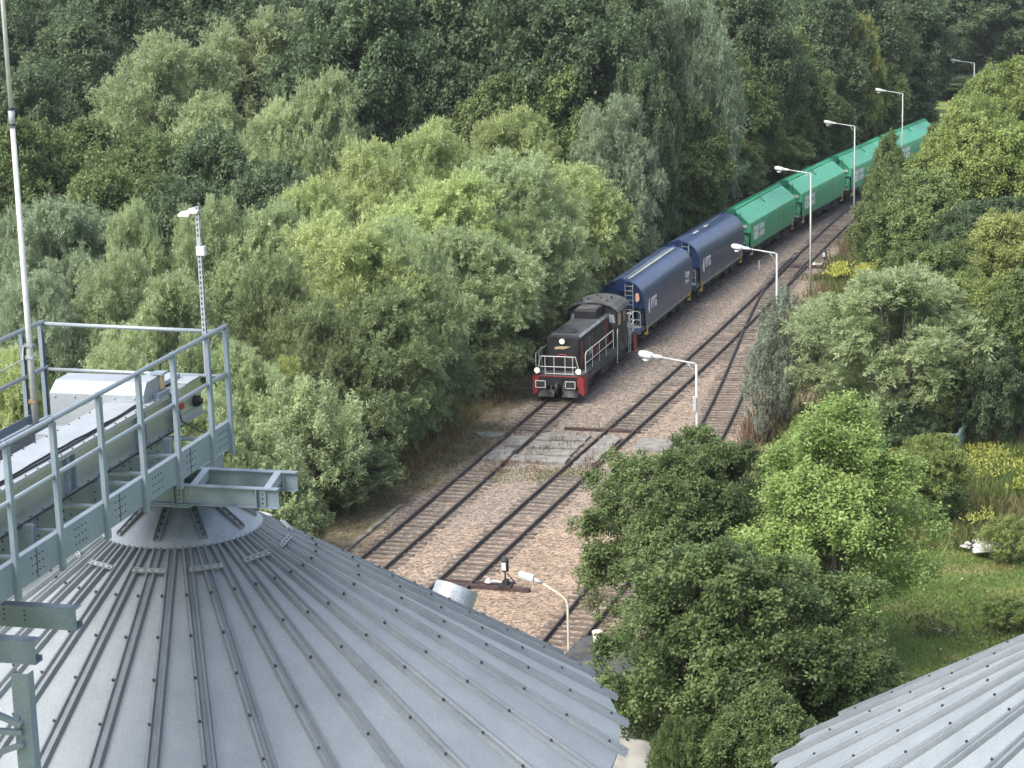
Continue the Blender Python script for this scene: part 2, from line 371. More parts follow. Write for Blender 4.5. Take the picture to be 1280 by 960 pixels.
poly_sheet('verge_strip', [(cx(T1, y)-1.4, y) for y in ysv]+[(cx(T1, y)-6.6-.6*math.sin(y*.35+1), y) for y in ysv[::-1]], -0.015, G_verge)
poly_sheet('verge_strip_east', [(max(cx(T4, y), cx(T2, y))+6.0+.6*math.sin(y*.4), y) for y in ysv]+[(max(cx(T4, y) if y < 165 else -99, cx(T2, y))+1.4, y) for y in ysv[::-1]], -0.02, G_verge)

# ------------------------------------------------------------------ railway tracks
def make_track(name, T, y0, y1, label, ymin_parts, sleepers=True, gap=None, spacing=.62):
    root = empty(name, (cx(T, y0), y0, 0), 0, label, 'railway track', None)
    ox, oy = cx(T, y0), y0
    tab = line_table(T, y0, y1)
    L = tab[2][-1]
    for side in (-1, 1):
        for nm, mm, prof in (('rail', M['rail'], [(-.095,.03),(.095,.03),(.085,.055),(.03,.08),(.03,.145),(-.03,.145),(-.03,.08),(-.085,.055)]),  # foot drawn extra wide, its dark band takes in the rail's shadow
                             ('rail_head', M['railtop'], [(-.045,.145),(.045,.145),(.045,.178),(.036,.186),(-.036,.186),(-.045,.178)])):
            b = MB(); n = len(prof); k = int(L/1.0)
            vs = []
            for i in range(k+1):
                p, t = pose(tab, L*i/k-.001); nrm = np.array([t[1], -t[0]])
                c = p+nrm*side*.75
                for a, z in prof: vs.append((c[0]+nrm[0]*a-ox, c[1]+nrm[1]*a-oy, z))
            fs = [(i*n+j, i*n+(j+1) % n, (i+1)*n+(j+1) % n, (i+1)*n+j) for i in range(k) for j in range(n)]
            fs += [tuple(range(n)), tuple(k*n+j for j in range(n))]
            b.add(vs, fs)
            if nm == 'rail': rl = b.build('rail', mm, root)
            else: b.build('rail_head', mm, rl)
    # sleepers
    s = .3; r_ = random.Random(len(name)*7+int(y0)); cnt = 0
    far = MB(); protos = []
    for q in range(5):
        b = MB(); hl, hw = 1.28+r_.uniform(-.06,.06), .125+r_.uniform(-.012,.012)
        nseg = 6; vs = []
        for i in range(nseg+1):
            x = -hl+2*hl*i/nseg
            for yy, zz in ((-hw,-.1),(hw,-.1),(hw*1.0,.045),(-hw,.045)):
                vs.append((x+r_.uniform(-.02,.02)*(i in (0, nseg)), yy+r_.uniform(-.014,.014), zz+r_.uniform(-.012,.012)))
        fs = [(i*4+j, i*4+(j+1) % 4, (i+1)*4+(j+1) % 4, (i+1)*4+j) for i in range(nseg) for j in range(4)]+[(0,1,2,3),(nseg*4+3,nseg*4+2,nseg*4+1,nseg*4)]
        b.add(vs, fs)
        # rail chairs
        for sx in (-.75, .75):
            b.box(sx-.13, sx+.13, -.08, .08, .03, .062)
        me = b.build('sleeper', M['sleeper'], root); protos.append((me, b))
    for me, _ in protos: me.location = (0, 0, -50)
    used = 0
    while s < L-.2:
        p, t = pose(tab, s); ang = math.atan2(t[1], t[0])-PI/2
        if gap is None or not (gap[0] < p[1] < gap[1]):
            q = r_.randrange(5); zo = r_.choice((r_.uniform(-.050, -.022), r_.uniform(-.03, .012))); da = r_.uniform(-.025, .025)
            if cnt < 99:
                if used < 5: o = protos[used][0]; used += 1
                else:
                    o = protos[q][0].copy(); COL.objects.link(o); o.parent = root
                o.location = (p[0]-ox, p[1]-oy, zo); o.rotation_euler = (0, 0, ang+da); cnt += 1
            else:
                ca, sa = math.cos(ang), math.sin(ang)
                far.add([(x*ca-y*sa+p[0]-ox, x*sa+y*ca+p[1]-oy, z+zo) for x, y, z in protos[q][1].v], protos[q][1].f)
        s += spacing+r_.uniform(-.04, .04)
    if far.v:
        o = far.build('sleepers', M['sleeper'], root); o['kind'] = 'stuff'
    return root
GAP = (107.6, 115.4)
make_track('railway_track', T1, 80, 258, 'leftmost railway track, with the train standing on it', 0, gap=GAP)
TR2 = make_track('railway_track', T2, 72, 240, 'middle railway track running past the switch lever, empty', 0, gap=(106.2, 114.5))
make_track('railway_track', T4, 74, 167, 'siding track that branches off right of the middle track and ends by the white building', 0, gap=(106.2, 113.5))

def px_slab(name, quad, z0, z1, m_, label, group, cat='concrete slab', rnd=0):
    P = [at(x, y, z1) for x, y in quad]; c = sum(P)/len(P); c[2] = 0
    b = MB(); n = len(P); r_ = random.Random(hash(tuple(quad[0])) & 255)
    # subdivide the outline and break the edges up a little
    out = []
    for i in range(n):
        a, d_ = P[i], P[(i+1) % n]; k = max(2, int(np.linalg.norm(d_-a)/.4))
        for j in range(k):
            q = a+(d_-a)*j/k; out.append((q[0]-c[0]+r_.uniform(-.05,.05), q[1]-c[1]+r_.uniform(-.05,.05)))
    N = len(out)
    b.add([(x, y, z1) for x, y in out]+[(x*1.005, y*1.005, z0) for x, y in out], [tuple(range(N))]+[(i, i+N, (i+1) % N+N, (i+1) % N) for i in range(N)])
    o = b.build(name, m_); o.location = c
    return tag(o, label, cat, group)
g = 'concrete slabs of the level crossing'
px_slab('crossing_slab', [(641,541),(670,542.5),(653,556.5),(631,556)], -.03, .15, M['concrete'], 'concrete slab between the rails of the left track, far half of the crossing', g)
px_slab('crossing_slab', [(622,558.5),(646,560),(632,574.5),(602,573.5)], -.03, .15, M['concrete'], 'concrete slab between the rails of the left track, near half of the crossing', g)
px_slab('crossing_slab', [(677,541.5),(739,543.5),(731,550.5),(668,549)], -.03, .13, M['concrete'], 'farthest of the long concrete slabs between the left and middle tracks', g)
px_slab('crossing_slab', [(667,551),(730,552.5),(721,560),(661,559)], -.03, .14, M['concrete'], 'second farthest long concrete slab between the left and middle tracks', g)
px_slab('crossing_slab', [(663,560.8),(720,562),(713,569),(666,567.5)], -.03, .135, M['concrete'], 'second nearest long concrete slab between the left and middle tracks', g)
px_slab('crossing_slab', [(643,568),(712,570.5),(706,578.5),(636,575)], -.03, .145, M['concrete'], 'nearest of the long concrete slabs between the left and middle tracks', g)
px_slab('crossing_slab', [(755,544),(778,546),(742,579),(718,578)], -.03, .15, M['concrete'], 'concrete slab between the rails of the middle track', g)
px_slab('crossing_slab', [(905,554),(941,557),(930,569),(898,568)], -.03, .12, M['concrete'], 'pale concrete slab right of the siding track beside dry brown weeds', g)
px_slab('crossing_slab', [(800,547),(890,552),(884,566),(790,562)], -.03, .12, M['concrete'], 'concrete slab between the middle track and the siding, behind the maple crown', g)
px_slab('crossing_slab', [(594,539),(632,541),(624,545),(600,545.5)], -.03, .05, M['concrete'], 'small worn concrete patch left of the left track', g)

# ------------------------------------------------------------------ silos
TAN = math.tan(R(32.0)); RR, RE = .896, 4.86
def make_silo(cx_, cy_, zr, label, phase, vent=None):
    root = empty('grain_silo', (cx_, cy_, 0), 0, label, 'silo', 'grain silos')
    N = 36
    z0 = zr
    def zc(r): return z0-(r-RR)*TAN
    # sheet cone
    b = MB(); K = N*4; rs = [RR-.3, RR, 2, 3.2, 4.2, RE]
    vs = [(r*math.cos(2*PI*k/K), r*math.sin(2*PI*k/K), zc(r)) for r in rs for k in range(K)]
    fs = [(i*K+k, i*K+(k+1) % K, (i+1)*K+(k+1) % K, (i+1)*K+k) for i in range(len(rs)-1) for k in range(K)]
    b.add(vs, fs)
    # eave lip
    lip = [(r*math.cos(2*PI*k/K), r*math.sin(2*PI*k/K), z) for r, z in ((RE, zc(RE)-.001), (RE-.01, zc(RE)-.06)) for k in range(K)]
    b.add(lip, [(k, (k+1) % K, K+(k+1) % K, K+k) for k in range(K)])
    b.build('roof_sheet', M['roof'], root, auto=25)
    # wall, corrugated
    b = MB(); K = 72; zs = []
    z = zc(RE)-.02; top = z
    nz = 180; rows = []
    for i in range(nz+1):
        zz = top*(1-i/nz); rows.append((RE-.14+.012*math.cos(i*PI), zz))
    vs = [(r*math.cos(2*PI*k/K), r*math.sin(2*PI*k/K), zz) for r, zz in rows for k in range(K)]
    fs = [(i*K+k, i*K+(k+1) % K, (i+1)*K+(k+1) % K, (i+1)*K+k) for i in range(nz) for k in range(K)]
    b.add(vs, fs); b.build('silo_wall', M['roof'], root, smooth=True)
    # one rib mesh along +x, then copies turned round the axis
    b = MB(); nrm = np.array([TAN, 0, 1.]); nrm /= np.linalg.norm(nrm)
    prof = [(-.085,.0),(-.068,.052),(-.040,.055),(-.022,.022),(.022,.022),(.040,.055),(.068,.052),(.085,.0)]
    r0, r1 = RR-.03, RE+.09; n = len(prof)
    vs = []
    for r in (r0, r1):
        for a, h in prof: vs.append((r+nrm[0]*h, a*(1.0 if r > 2 else .72), zc(r)+nrm[2]*h+.002))
    b.add(vs, [(j, j+1, n+j+1, n+j) for j in range(n-1)]+[tuple(range(n, 2*n))])
    r = 1.45
    sc = MB()
    while r < RE:
        for a in (.054,):
            p = np.array([r+nrm[0]*.05, -a, zc(r)+nrm[2]*.052]); sc.disc(p, nrm, .016, .022, 6)
            p2 = p.copy(); 
        r += .47
    rib0 = b.build('roof_rib', M['rib'], root)
    s0 = sc.build('screws', M['bolt'], rib0)
    for k in range(N):
        if k == 0: o = rib0
        else:
            o = rib0.copy(); COL.objects.link(o); o.parent = root
            s_ = s0.copy(); COL.objects.link(s_); s_.parent = o
        o.rotation_euler = (0, 0, phase+2*PI*k/N)
    # cap: dished cover with radial straps
    b = MB(); K = 72; ct = TAN*.98
    rows = [(RR+.0, zr+.035), (RR+.01, zr+.055), (RR*.7, zr+.055+.3*RR*ct+.02), (.36, zr+.055+(RR-.36)*ct+.03), (.34, zr+.055+(RR-.36)*ct+.10)]
    vs = [(r*math.cos(2*PI*k/K), r*math.sin(2*PI*k/K), zz) for r, zz in rows for k in range(K)]
    b.add(vs, [(i*K+k, i*K+(k+1) % K, (i+1)*K+(k+1) % K, (i+1)*K+k) for i in range(len(rows)-1) for k in range(K)])
    cap = b.build('cap_cone', M['cap'], root, auto=30)
    b = MB()
    for k in range(N*2): # ruffled underside edge, seen as small dark scallops
        a = 2*PI*(k+.5)/(N*2); b.box(0, 0, 0, 0, 0, 0) if False else None
    for k in range(10):
        a = 2*PI*k/10+.12; c_, s_ = math.cos(a), math.sin(a)
        p = (RR*.93*c_, RR*.93*s_, zr+.075+.07*RR*ct); q = (.40*c_, .40*s_, zr+.085+(RR-.40)*ct+.025)
        st = MB(); st.beam(p, q, .075, .012)
        sd = np.array([-s_, c_, 0])
        for sg in (-1, 1):
            st.beam(np.array(p)+sd*sg*.035+[0,0,.014], np.array(q)+sd*sg*.035+[0,0,.014], .008, .03)
        so_ = st.build('cap_strap', M['rib'], root)
        bt = MB()
        for j in range(6):
            f_ = (j+.5)/6; pp = np.array(p)*(1-f_)+np.array(q)*f_; bt.disc(pp+[0,0,.004], (c_*.5, s_*.5, 1), .010, .018, 6)
        bt.build('screws', M['bolt'], so_)
    b = MB(); K = 40
    b.tube([(0,0,zr+(RR-.36)*ct+.05),(0,0,zr+(RR-.36)*ct+.20)], .37, 40); 
    b.tube([(0,0,zr+(RR-.36)*ct+.12),(0,0,zr+(RR-.36)*ct+.15)], .43, 40)
    b.build('cap_collar', M['steel'], root, auto=30)
    # slotted lifting brackets ringed round the upper roof
    for k in range(12):
        a = 2*PI*(k+.3)/12+phase; rb = 1.20
        p = np.array([rb*math.cos(a-.15), rb*math.sin(a-.15), zc(rb)+.075]); q = np.array([rb*math.cos(a+.15), rb*math.sin(a+.15), zc(rb)+.075])
        st = MB(); d_ = q-p; up = np.array([math.cos(a)*TAN, math.sin(a)*TAN, 1]); up /= np.linalg.norm(up); rad = np.array([math.cos(a), math.sin(a), -TAN]); rad /= np.linalg.norm(rad)
        st.beam(p, q, .045, .008, up); st.beam(p+rad*.022+up*.012, q+rad*.022+up*.012, .005, .03, up); st.beam(p-rad*.022+up*.012, q-rad*.022+up*.012, .005, .03, up)
        k2 = st.build('roof_bracket', M['lid'], root)
        bt = MB()
        for j in range(4):
            f_ = (j+.5)/4; bt.beam(p+d_*(f_-.06)+up*.006, p+d_*(f_+.06)+up*.006, .016, .004, up)
        bt.build('slots', M['bolt'], k2)
    return root, zc
ring = at(228, 661, 22.3)
target = None
def rib_phase(cxx, cyy, zr, px, py):
    # angle of the roof point seen at (px,py)
    best = (1e9, 0)
    for a in np.arange(-PI, 0, .004):
        for r in np.arange(1.5, RE, .05):
            x, y, _ = proj((cxx+r*math.cos(a), cyy+r*math.sin(a), zr-(r-RR)*TAN)); e = abs(x-px)+abs(y-py)
            if e < best[0]: best = (e, a)
    return best[1]
ph1 = rib_phase(ring[0], ring[1], 22.3, 262, 955)
silo1, zc1 = make_silo(ring[0], ring[1], 22.3, 'galvanised silo under the catwalk, its conical ribbed roof with a flared cap', ph1)
ring2 = at(1532, 756, 21.7)
silo2, zc2 = make_silo(ring2[0], ring2[1], 21.7, 'galvanised silo cut off by the lower right corner, only its ribbed roof edge in view', ph1+.05)
# roof vent collar on the far slope of the first silo
best = None
for a in np.arange(0, 1.2, .01):
    for r in np.arange(2, 4.6, .05):
        p = (ring[0]+r*math.cos(a), ring[1]+r*math.sin(a), zc1(r)); x, y, _ = proj(p)
        if abs(x-578) < 2:
            if best is None or y < best[0]: best = (y, a, r, p)
y_, a_, r_, p_ = best
nv = np.array([math.cos(a_+.25)*TAN, math.sin(a_+.25)*TAN, 1.0]); nv /= np.linalg.norm(nv)
b = MB(); pv = np.array([ring[0]+(r_)*math.cos(a_+.06), ring[1]+r_*math.sin(a_+.06), zc1(r_)])
e1 = np.cross(nv, [0,0,1]); e1 /= np.linalg.norm(e1); e2 = np.cross(nv, e1)
K = 40; rows = [(.275,-.15),(.275,.22),(.262,.225),(.262,-.1)]
vs = [pv-silo1.location[:]+nv*h+rr_*(math.cos(2*PI*k/K)*e1+math.sin(2*PI*k/K)*e2) for rr_, h in rows for k in range(K)]
b.add(vs, [(i*K+k, i*K+(k+1) % K, (i+1)*K+(k+1) % K, (i+1)*K+k) for i in range(3) for k in range(K)])
b.build('vent_collar', M['vent'], silo1, auto=30)

# ------------------------------------------------------------------ catwalk (local frame: U towards the viewer, V to the left)
CO = np.array([-3.0, 22.55, 0.0])
az = R(-165.25); U = np.array([math.sin(az), math.cos(az), 0]); V = np.array([U[1], -U[0], 0])
if V[0] > 0: V = -V
def c3(u, v, z): return CO+U*u+V*v+np.array([0, 0, z])
catx = empty('catwalk', CO, 0, 'galvanised catwalk with tube handrails above the near silo roof', 'catwalk')
def cl(u, v, z): return U*u+V*v+np.array([0, 0, z])     # inside the catwalk's own frame
ZR = 24.8; UN = 10.0
right_u = [0.02, .53, 1.42, 2.26, 3.14, 4.09, 4.95, 5.85, 6.75, 7.6]
left_u = [0.02, .46, 1.35, 2.25, 3.15, 4.05]
for v, us in ((0, right_u), (2.09, left_u)):
    MB().tube([cl(-.02, v, ZR), cl(UN, v, ZR)], .024, 10).build('handrail', M['rail_zinc'], catx, smooth=True)
    MB().tube([cl(-.02, v, ZR-.50), cl(UN, v, ZR-.50)], .022, 10).build('mid_rail', M['rail_zinc'], catx, smooth=True)
    for u in us[1:]: MB().tube([cl(u-.035, v, ZR), cl(u+.0, v, ZR)], .0275, 10).build('rail_coupling', M['steel'], catx)
    for u in us:
        zb = ZR-1.37 if v == 0 else ZR-1.1
        sg = 1 if v == 0 else -1
        b = MB()   # C-section post
        b.beam(cl(u, v-.035*sg, zb), cl(u, v-.035*sg, ZR-.02), .062, .005, V); b.beam(cl(u-.029, v-.015*sg, zb), cl(u-.029, v-.015*sg, ZR-.02), .005, .042, V)
        b.beam(cl(u+.029, v-.015*sg, zb), cl(u+.029, v-.015*sg, ZR-.02), .005, .042, V)
        b.build('post', M['steel'], catx)
MB().tube([cl(0, 0, ZR-.06), cl(0, 2.09, ZR-.02)], .022, 10).build('end_rail', M['rail_zinc'], catx, smooth=True)
MB().tube([cl(0, 0, ZR-.54), cl(0, 2.09, ZR-.52)], .020, 10).build('end_rail', M['rail_zinc'], catx, smooth=True)
def channel(b, u0, u1, v, z0, z1, flange=.07, sg=1, t=.008):
    b.beam(cl(u0, v, (z0+z1)/2), cl(u1, v, (z0+z1)/2), t, z1-z0)
    b.beam(cl(u0, v+sg*flange/2, z1-t/2), cl(u1, v+sg*flange/2, z1-t/2), flange, t); b.beam(cl(u0, v+sg*flange/2, z0+t/2), cl(u1, v+sg*flange/2, z0+t/2), flange, t)
for v, sg in ((.0, 1), (2.09, -1)):
    b = MB(); channel(b, -.06, UN, v, ZR-1.30, ZR-1.02, .06, sg); ch = b.build('side_channel', M['steel'], catx)
    bt = MB(); joint = MB()
    for u in np.arange(.2, UN, .86):
        for du in (-.07, .0, .07, .14):
            for dz in (-1.09, -1.16, -1.23):
                bt.disc(cl(u+du, v-sg*.004, ZR+dz), -V*sg, .008, .006, 6)
    for u in np.arange(1.10, UN, 1.72): joint.beam(cl(u, v-sg*.0065, ZR-1.16), cl(u+.006, v-sg*.0065, ZR-1.16), .004, .27)
    bt.build('bolts', M['bolt'], ch); joint.build('joint_line', M['bolt'], ch)
# inner stringer and cross members
b = MB(); channel(b, .0, UN, .72, ZR-1.46, ZR-1.16, .06, 1); sg_ = b.build('stringer', M['steel'], catx)
bt = MB()
for u in np.arange(.3, UN, .7):
    for du in (0, .16):
        for dz in (-1.23, -1.31, -1.39): bt.disc(cl(u+du, .715, ZR+dz), -V, .010, .008, 6)
bt.build('bolts', M['bolt'], sg_)
for u in (.35, 1.05, 1.75, 2.1, 2.9, 3.7, 4.5, 5.3, 6.1, 7):
    b = MB(); b.tube([cl(u, .02, ZR-1.14), cl(u, 2.07, ZR-1.14)], .026, 8); b.build('cross_member', M['rail_zinc'], catx, smooth=True)
for u in (.95, 2.5, 4.05, 5.6):
    b = MB(); b.beam(cl(u, .30, ZR-1.45), cl(u, .30, ZR-.98), .09, .05, U); b.beam(cl(u, .93, ZR-1.45), cl(u, .93, ZR-.98), .09, .05, U); b.beam(cl(u, .28, ZR-1.0), cl(u, .95, ZR-1.0), .08, .05); b.build('support_bracket', M['steel'], catx)
# grating of the walkway
b = MB()
for v in np.arange(.98, 2.04, .034): b.beam(cl(.0, v, ZR-1.03), cl(UN, v, ZR-1.03), .006, .03)
for u in np.arange(.0, UN, .12): b.beam(cl(u, .98, ZR-1.025), cl(u, 2.04, ZR-1.025), .006, .012)
b.build('grating', M['grate'], catx)
b = MB(); b.beam(cl(.3, 2.06, ZR-.95), cl(UN, 2.06, ZR-.97), .006, .09); b.build('toe_board', M['steel'], catx)

# chain conveyor lying on the catwalk
conv = empty('chain_conveyor', CO, 0, 'boxed galvanised conveyor lying along the catwalk with a black cable on its lid', 'conveyor')
VL, VRt, ZT, ZB = .82, .42, 24.20, 23.83
b = MB(); 
for v in (VRt, VL): b.beam(cl(.35, v, (ZT+ZB)/2), cl(UN, v, (ZT+ZB)/2), .006, ZT-ZB)
b.beam(cl(.35, (VL+VRt)/2, ZB), cl(UN, (VL+VRt)/2, ZB), VL-VRt+.10, .01)
b.build('casing', M['casing'], conv)
b = MB(); b.beam(cl(.35, (VL+VRt)/2+.01, ZT+.008), cl(UN, (VL+VRt)/2+.01, ZT+.008), VL-VRt+.09, .014)
b.beam(cl(.35, VRt-.035, ZT-.012), cl(UN, VRt-.035, ZT-.012), .004, .035)
lid = b.build('lid', M['lid'], conv)
b = MB(); b.beam(cl(.35, VRt-.05, ZB-.008), cl(UN, VRt-.05, ZB-.008), .05, .012); b.build('bottom_flange', M['bolt'], conv)
r_ = random.Random(3)
pts = [cl(u, VRt+.07+.012*math.sin(u*2.3)+.01*r_.uniform(-1,1), ZT+.03) for u in np.arange(.45, UN, .22)]
MB().tube(pts, .012, 6).build('cable', M['black_rubber'], conv, smooth=True)
pts = [cl(u, VRt+.045+.02*math.sin(u*1.3+1), ZT+.026) for u in np.arange(.5, UN, .22)]
MB().tube(pts, .009, 6).build('cable', M['black_rubber'], conv, smooth=True)
for u in np.arange(1.3, UN, 1.62):
    for du in (0, .14):
        b = MB(); b.beam(cl(u+du, VRt-.028, ZB+.01), cl(u+du, VRt-.028, ZT-.02), .012, .05, V); b.beam(cl(u+du, VRt-.005, ZB), cl(u+du, VRt-.005, ZT), .05, .008, V)
        fl = b.build('joint_flange', M['steel'], conv)
        bt = MB()
        for dz in (.07, .18, .29): bt.disc(cl(u+.07, VRt-.008, ZB+dz), -V, .015, .02, 6)
        bt.build('bolts', M['lid'], fl)
bt = MB()
for u in np.arange(.5, UN, .24):
    bt.disc(cl(u, VRt-.02, ZT+.014), (0,0,1), .009, .01, 6); bt.disc(cl(u+.1, VL+.03, ZT+.014), (0,0,1), .009, .01, 6)
    bt.disc(cl(u, VRt-.04, ZB), (0,0,1), .010, .012, 6)
bt.build('bolts', M['bolt'], conv)
# head box, black bearing, inspection lamp, red button
b = MB(); b.beam(cl(-.06, .58, 24.09), cl(.50, .58, 24.09), .50, .30); hb = b.build('head_box', M['casing'], conv, bevel=.01)
b = MB(); b.beam(cl(-.08, .58, 24.25), cl(.32, .58, 24.25), .54, .02); b.beam(cl(.10, .66, 24.285), cl(.5, .66, 24.285), .34, .05); b.build('head_lid', M['housing'], conv, bevel=.006)
b = MB(); b.disc(cl(.14, .325, 24.02), -V, .060, .05, 20); b.disc(cl(.14, .28, 24.02), -V, .034, .04, 14); b.build('bearing', M['black_rubber'], conv)
b = MB(); b.beam(cl(-.05, .33, 23.90), cl(.55, .33, 23.90), .02, .10); b.beam(cl(-.06, .36, 23.86), cl(.5, .36, 23.86), .12, .01); b.build('bearing_rail', M['housing'], conv)
b = MB(); b.beam(cl(.50, .315, 24.06), cl(.56, .315, 24.06), .05, .06); b.build('stop_button', M['red'], conv)
b = MB(); b.beam(cl(.62, .50, 24.24), cl(.90, .50, 24.24), .22, .05); b.build('lamp_base', M['steel'], conv)
b = MB(); b.beam(cl(.68, .47, 24.27), cl(.68, .47, 24.42), .085, .075, U); b.build('sensor_box', M['cream'], conv, bevel=.006)
b = MB(); b.beam(cl(.61, .47, 24.44), cl(.75, .47, 24.44), .14, .02); b.build('sensor_hood', M['steel'], conv)
pts = [cl(.7, .42, 24.24), cl(.62, .36, 24.18), cl(.60, .325, 24.05), cl(.56, .30, 23.9), cl(.5, .15, 23.8), cl(.5, .03, 23.75), cl(.5, -.02, 23.6)]
MB().tube(pts, .009, 6).build('cable', M['black_rubber'], conv)
b = MB(); b.beam(cl(2.05, .93, 24.20), cl(2.4, .93, 24.20), .20, .012); b.beam(cl(2.38, .93, 24.16), cl(2.4, .93, 24.16), .20, .07); b.build('bracket_plate', M['housing'], conv)

# drive housing with chamfered hood beside the conveyor
hood = empty('drive_housing', CO, 0, 'pale grey box hood with a chamfered top standing across the catwalk', 'machine housing')
v0, v1, u0, u1 = .46, 1.50, .62, 1.12
prof = [(u1, 23.78), (u1, 24.30), (u1-.10, 24.415), (u0+.10, 24.42), (u0, 24.36), (u0, 23.78)]
b = MB(); n = len(prof)
vs = [cl(u, v0, z) for u, z in prof]+[cl(u, v1-(.03 if z > 24.35 else 0), z) for u, z in prof]
b.add(vs, [(i, (i+1) % n, n+(i+1) % n, n+i) for i in range(n)]+[tuple(range(n)), tuple(range(n, 2*n))])
b.build('hood', M['housing'], hood, bevel=.008)
bt = MB()
for v in np.arange(v0+.1, v1, .22): bt.disc(cl(u1+.001, v, 24.27), U, .012, .012, 8)
bt.build('bolts', M['lid'], hood)
b = MB(); b.beam(cl(u1-.02, (v0+v1)/2, 23.76), cl(u0, (v0+v1)/2, 23.76), v1-v0, .03); b.build('base_plate', M['steel'], hood)

# pedestal and outrigger beams over the cap
ped = empty('beam_frame', (ring[0], ring[1], 0), 0, 'pair of steel beams joined by cross pieces, jutting right over the silo cap', 'steel frame', 'steel outrigger frames')
def pl(u, v, z): return cl(u, v, z)+CO-np.array([ring[0], ring[1], 0])
def ibeam(b, p, q, h=.20, wd=.09, t=.009):
    p, q = np.array(p), np.array(q)
    b.beam(p, q, t, h); b.beam(p+[0,0,h/2], q+[0,0,h/2], wd, t); b.beam(p-[0,0,h/2], q-[0,0,h/2], wd, t)
BD = at(350,590,23.2)-at(235,585,23.2); BD /= np.linalg.norm(BD)
pe1 = at(348,611,23.2)-np.array([ring[0], ring[1], 0]); pe2 = at(371,590,23.2)-np.array([ring[0], ring[1], 0])
for pe, ln, nm in ((pe1, 1.9, 1), (pe2, 1.9, 2)):
    e = pe-np.array([0, 0, .105]); s_ = e-BD*ln
    b = MB(); ibeam(b, s_, e)
    o = b.build('beam', M['steel'], ped)
    bt = MB(); 
    nn = np.array([BD[1], -BD[0], 0]); nn = nn if nn[1] < 0 else -nn
    for q in (.17, 1.10):
        st = MB(); pq = e-BD*q; st.beam(pq+nn*.02-[0,0,.09], pq+nn*.02+[0,0,.09], .07, .012, nn); st.beam(pq-BD*.06+nn*.035-[0,0,.095], pq-BD*.06+nn*.035+[0,0,.095], .008, .06, nn)
        st.build('stiffener', M['steel'], o)
        for dz in (-.05, .0, .05): bt.disc(pq+nn*.028+[0,0,dz], nn, .009, .008, 6)
    bt.build('bolts', M['bolt'], o)
for q in (.13, .95, 1.4):
    b = MB(); b.beam(pe1-BD*q-[0,0,.05], pe2-BD*(q+.08)-[0,0,.05], .075, .10); b.build('cross_piece', M['rail_zinc'], ped)
b = MB(); b.beam(pl(-.95, .90, 22.89), pl(.28, .90, 22.89), 1.0, .02); b.build('plate', M['steel'], ped)
b = MB(); 
for v in (.60, 1.25): ibeam(b, pl(-1.2, v, 23.02), pl(.15, v, 23.02), .2, .1)
b.build('plinth', M['steel'], ped)

# near outrigger frame: two channel ends and a braced post, lower left corner
fr = at(100, 775, 23.1); fro = np.array([fr[0], fr[1], 0])
nf = empty('outrigger_frame', fro, 0, 'two open channel beam ends above a bolted post at the lower left edge', 'steel frame', 'steel outrigger frames')
for (px_, py_, hh) in ((98, 759, .20), (47, 799, .21)):
    e = at(px_, py_, 23.1)-fro; s_ = e-BD*2.5; nn = np.array([BD[1], -BD[0], 0]); nn = nn if nn[1] < 0 else -nn
    b = MB(); t = .007; dpt = .12
    ft = nn*dpt/2
    b.beam(s_+ft-[0,0,hh/2], e+ft-[0,0,hh/2], t, hh)                       # web faces the viewer
    b.beam(s_-[0,0,t/2], e-[0,0,t/2], dpt, t); b.beam(s_-[0,0,hh-t/2], e-[0,0,hh-t/2], dpt, t)
    b.beam(s_-ft-[0,0,hh-.025], e-ft-[0,0,hh-.025], t, .05)
    o = b.build('channel_beam', M['steel'], nf)
    bt = MB()
    for q in (.50, .70):
        for dz in (-.04, -.085, -.13): bt.disc(e+ft-BD*q+nn*.003+[0,0,dz], nn, .008, .006, 6)
    bt.build('bolts', M['bolt'], o)
pt = at(24, 842, 22.88)-fro
b = MB(); b.beam(pt-[0,0,3.2], pt, .16, .006, nn); b.beam(pt-[0,0,3.2]-nn*.05-BD*.077, pt-nn*.05-BD*.077, .006, .1, nn); b.beam(pt-[0,0,3.2]-nn*.05+BD*.077, pt-nn*.05+BD*.077, .006, .1, nn)
po = b.build('bolted_post', M['steel'], nf)
bt = MB()
for k in range(38):
    bt.disc(pt+nn*.004-[0,0,.03+.06*k]-BD*.062, nn, .009, .004, 6)
    if k % 2: bt.disc(pt+nn*.004-[0,0,.03+.06*k]+BD*.03, nn, .007, .004, 6)
bt.build('bolt_holes', M['lid'], po)
for (a_z, b_z) in ((-.45, -.18), (-.52, -.48), (-.62, -.85)):
    b = MB(); p0 = pt+[0,0,a_z]+nn*.03; p1 = pt-BD*.9+[0,0,b_z*1.0-(-.0)]+nn*.03
    p1 = pt-BD*.9+np.array([0,0,a_z+(.32 if a_z > -.5 else (.0 if a_z > -.6 else -.38))])+nn*.03
    b.beam(p0, p1, .05, .045); b.build('brace', M['steel'], nf)
b = MB(); b.beam(pt+nn*.02+[0,0,-.55]-BD*.05, pt+nn*.02+[0,0,-.38]-BD*.05, .05, .01, nn); b.build('gusset', M['steel'], nf)

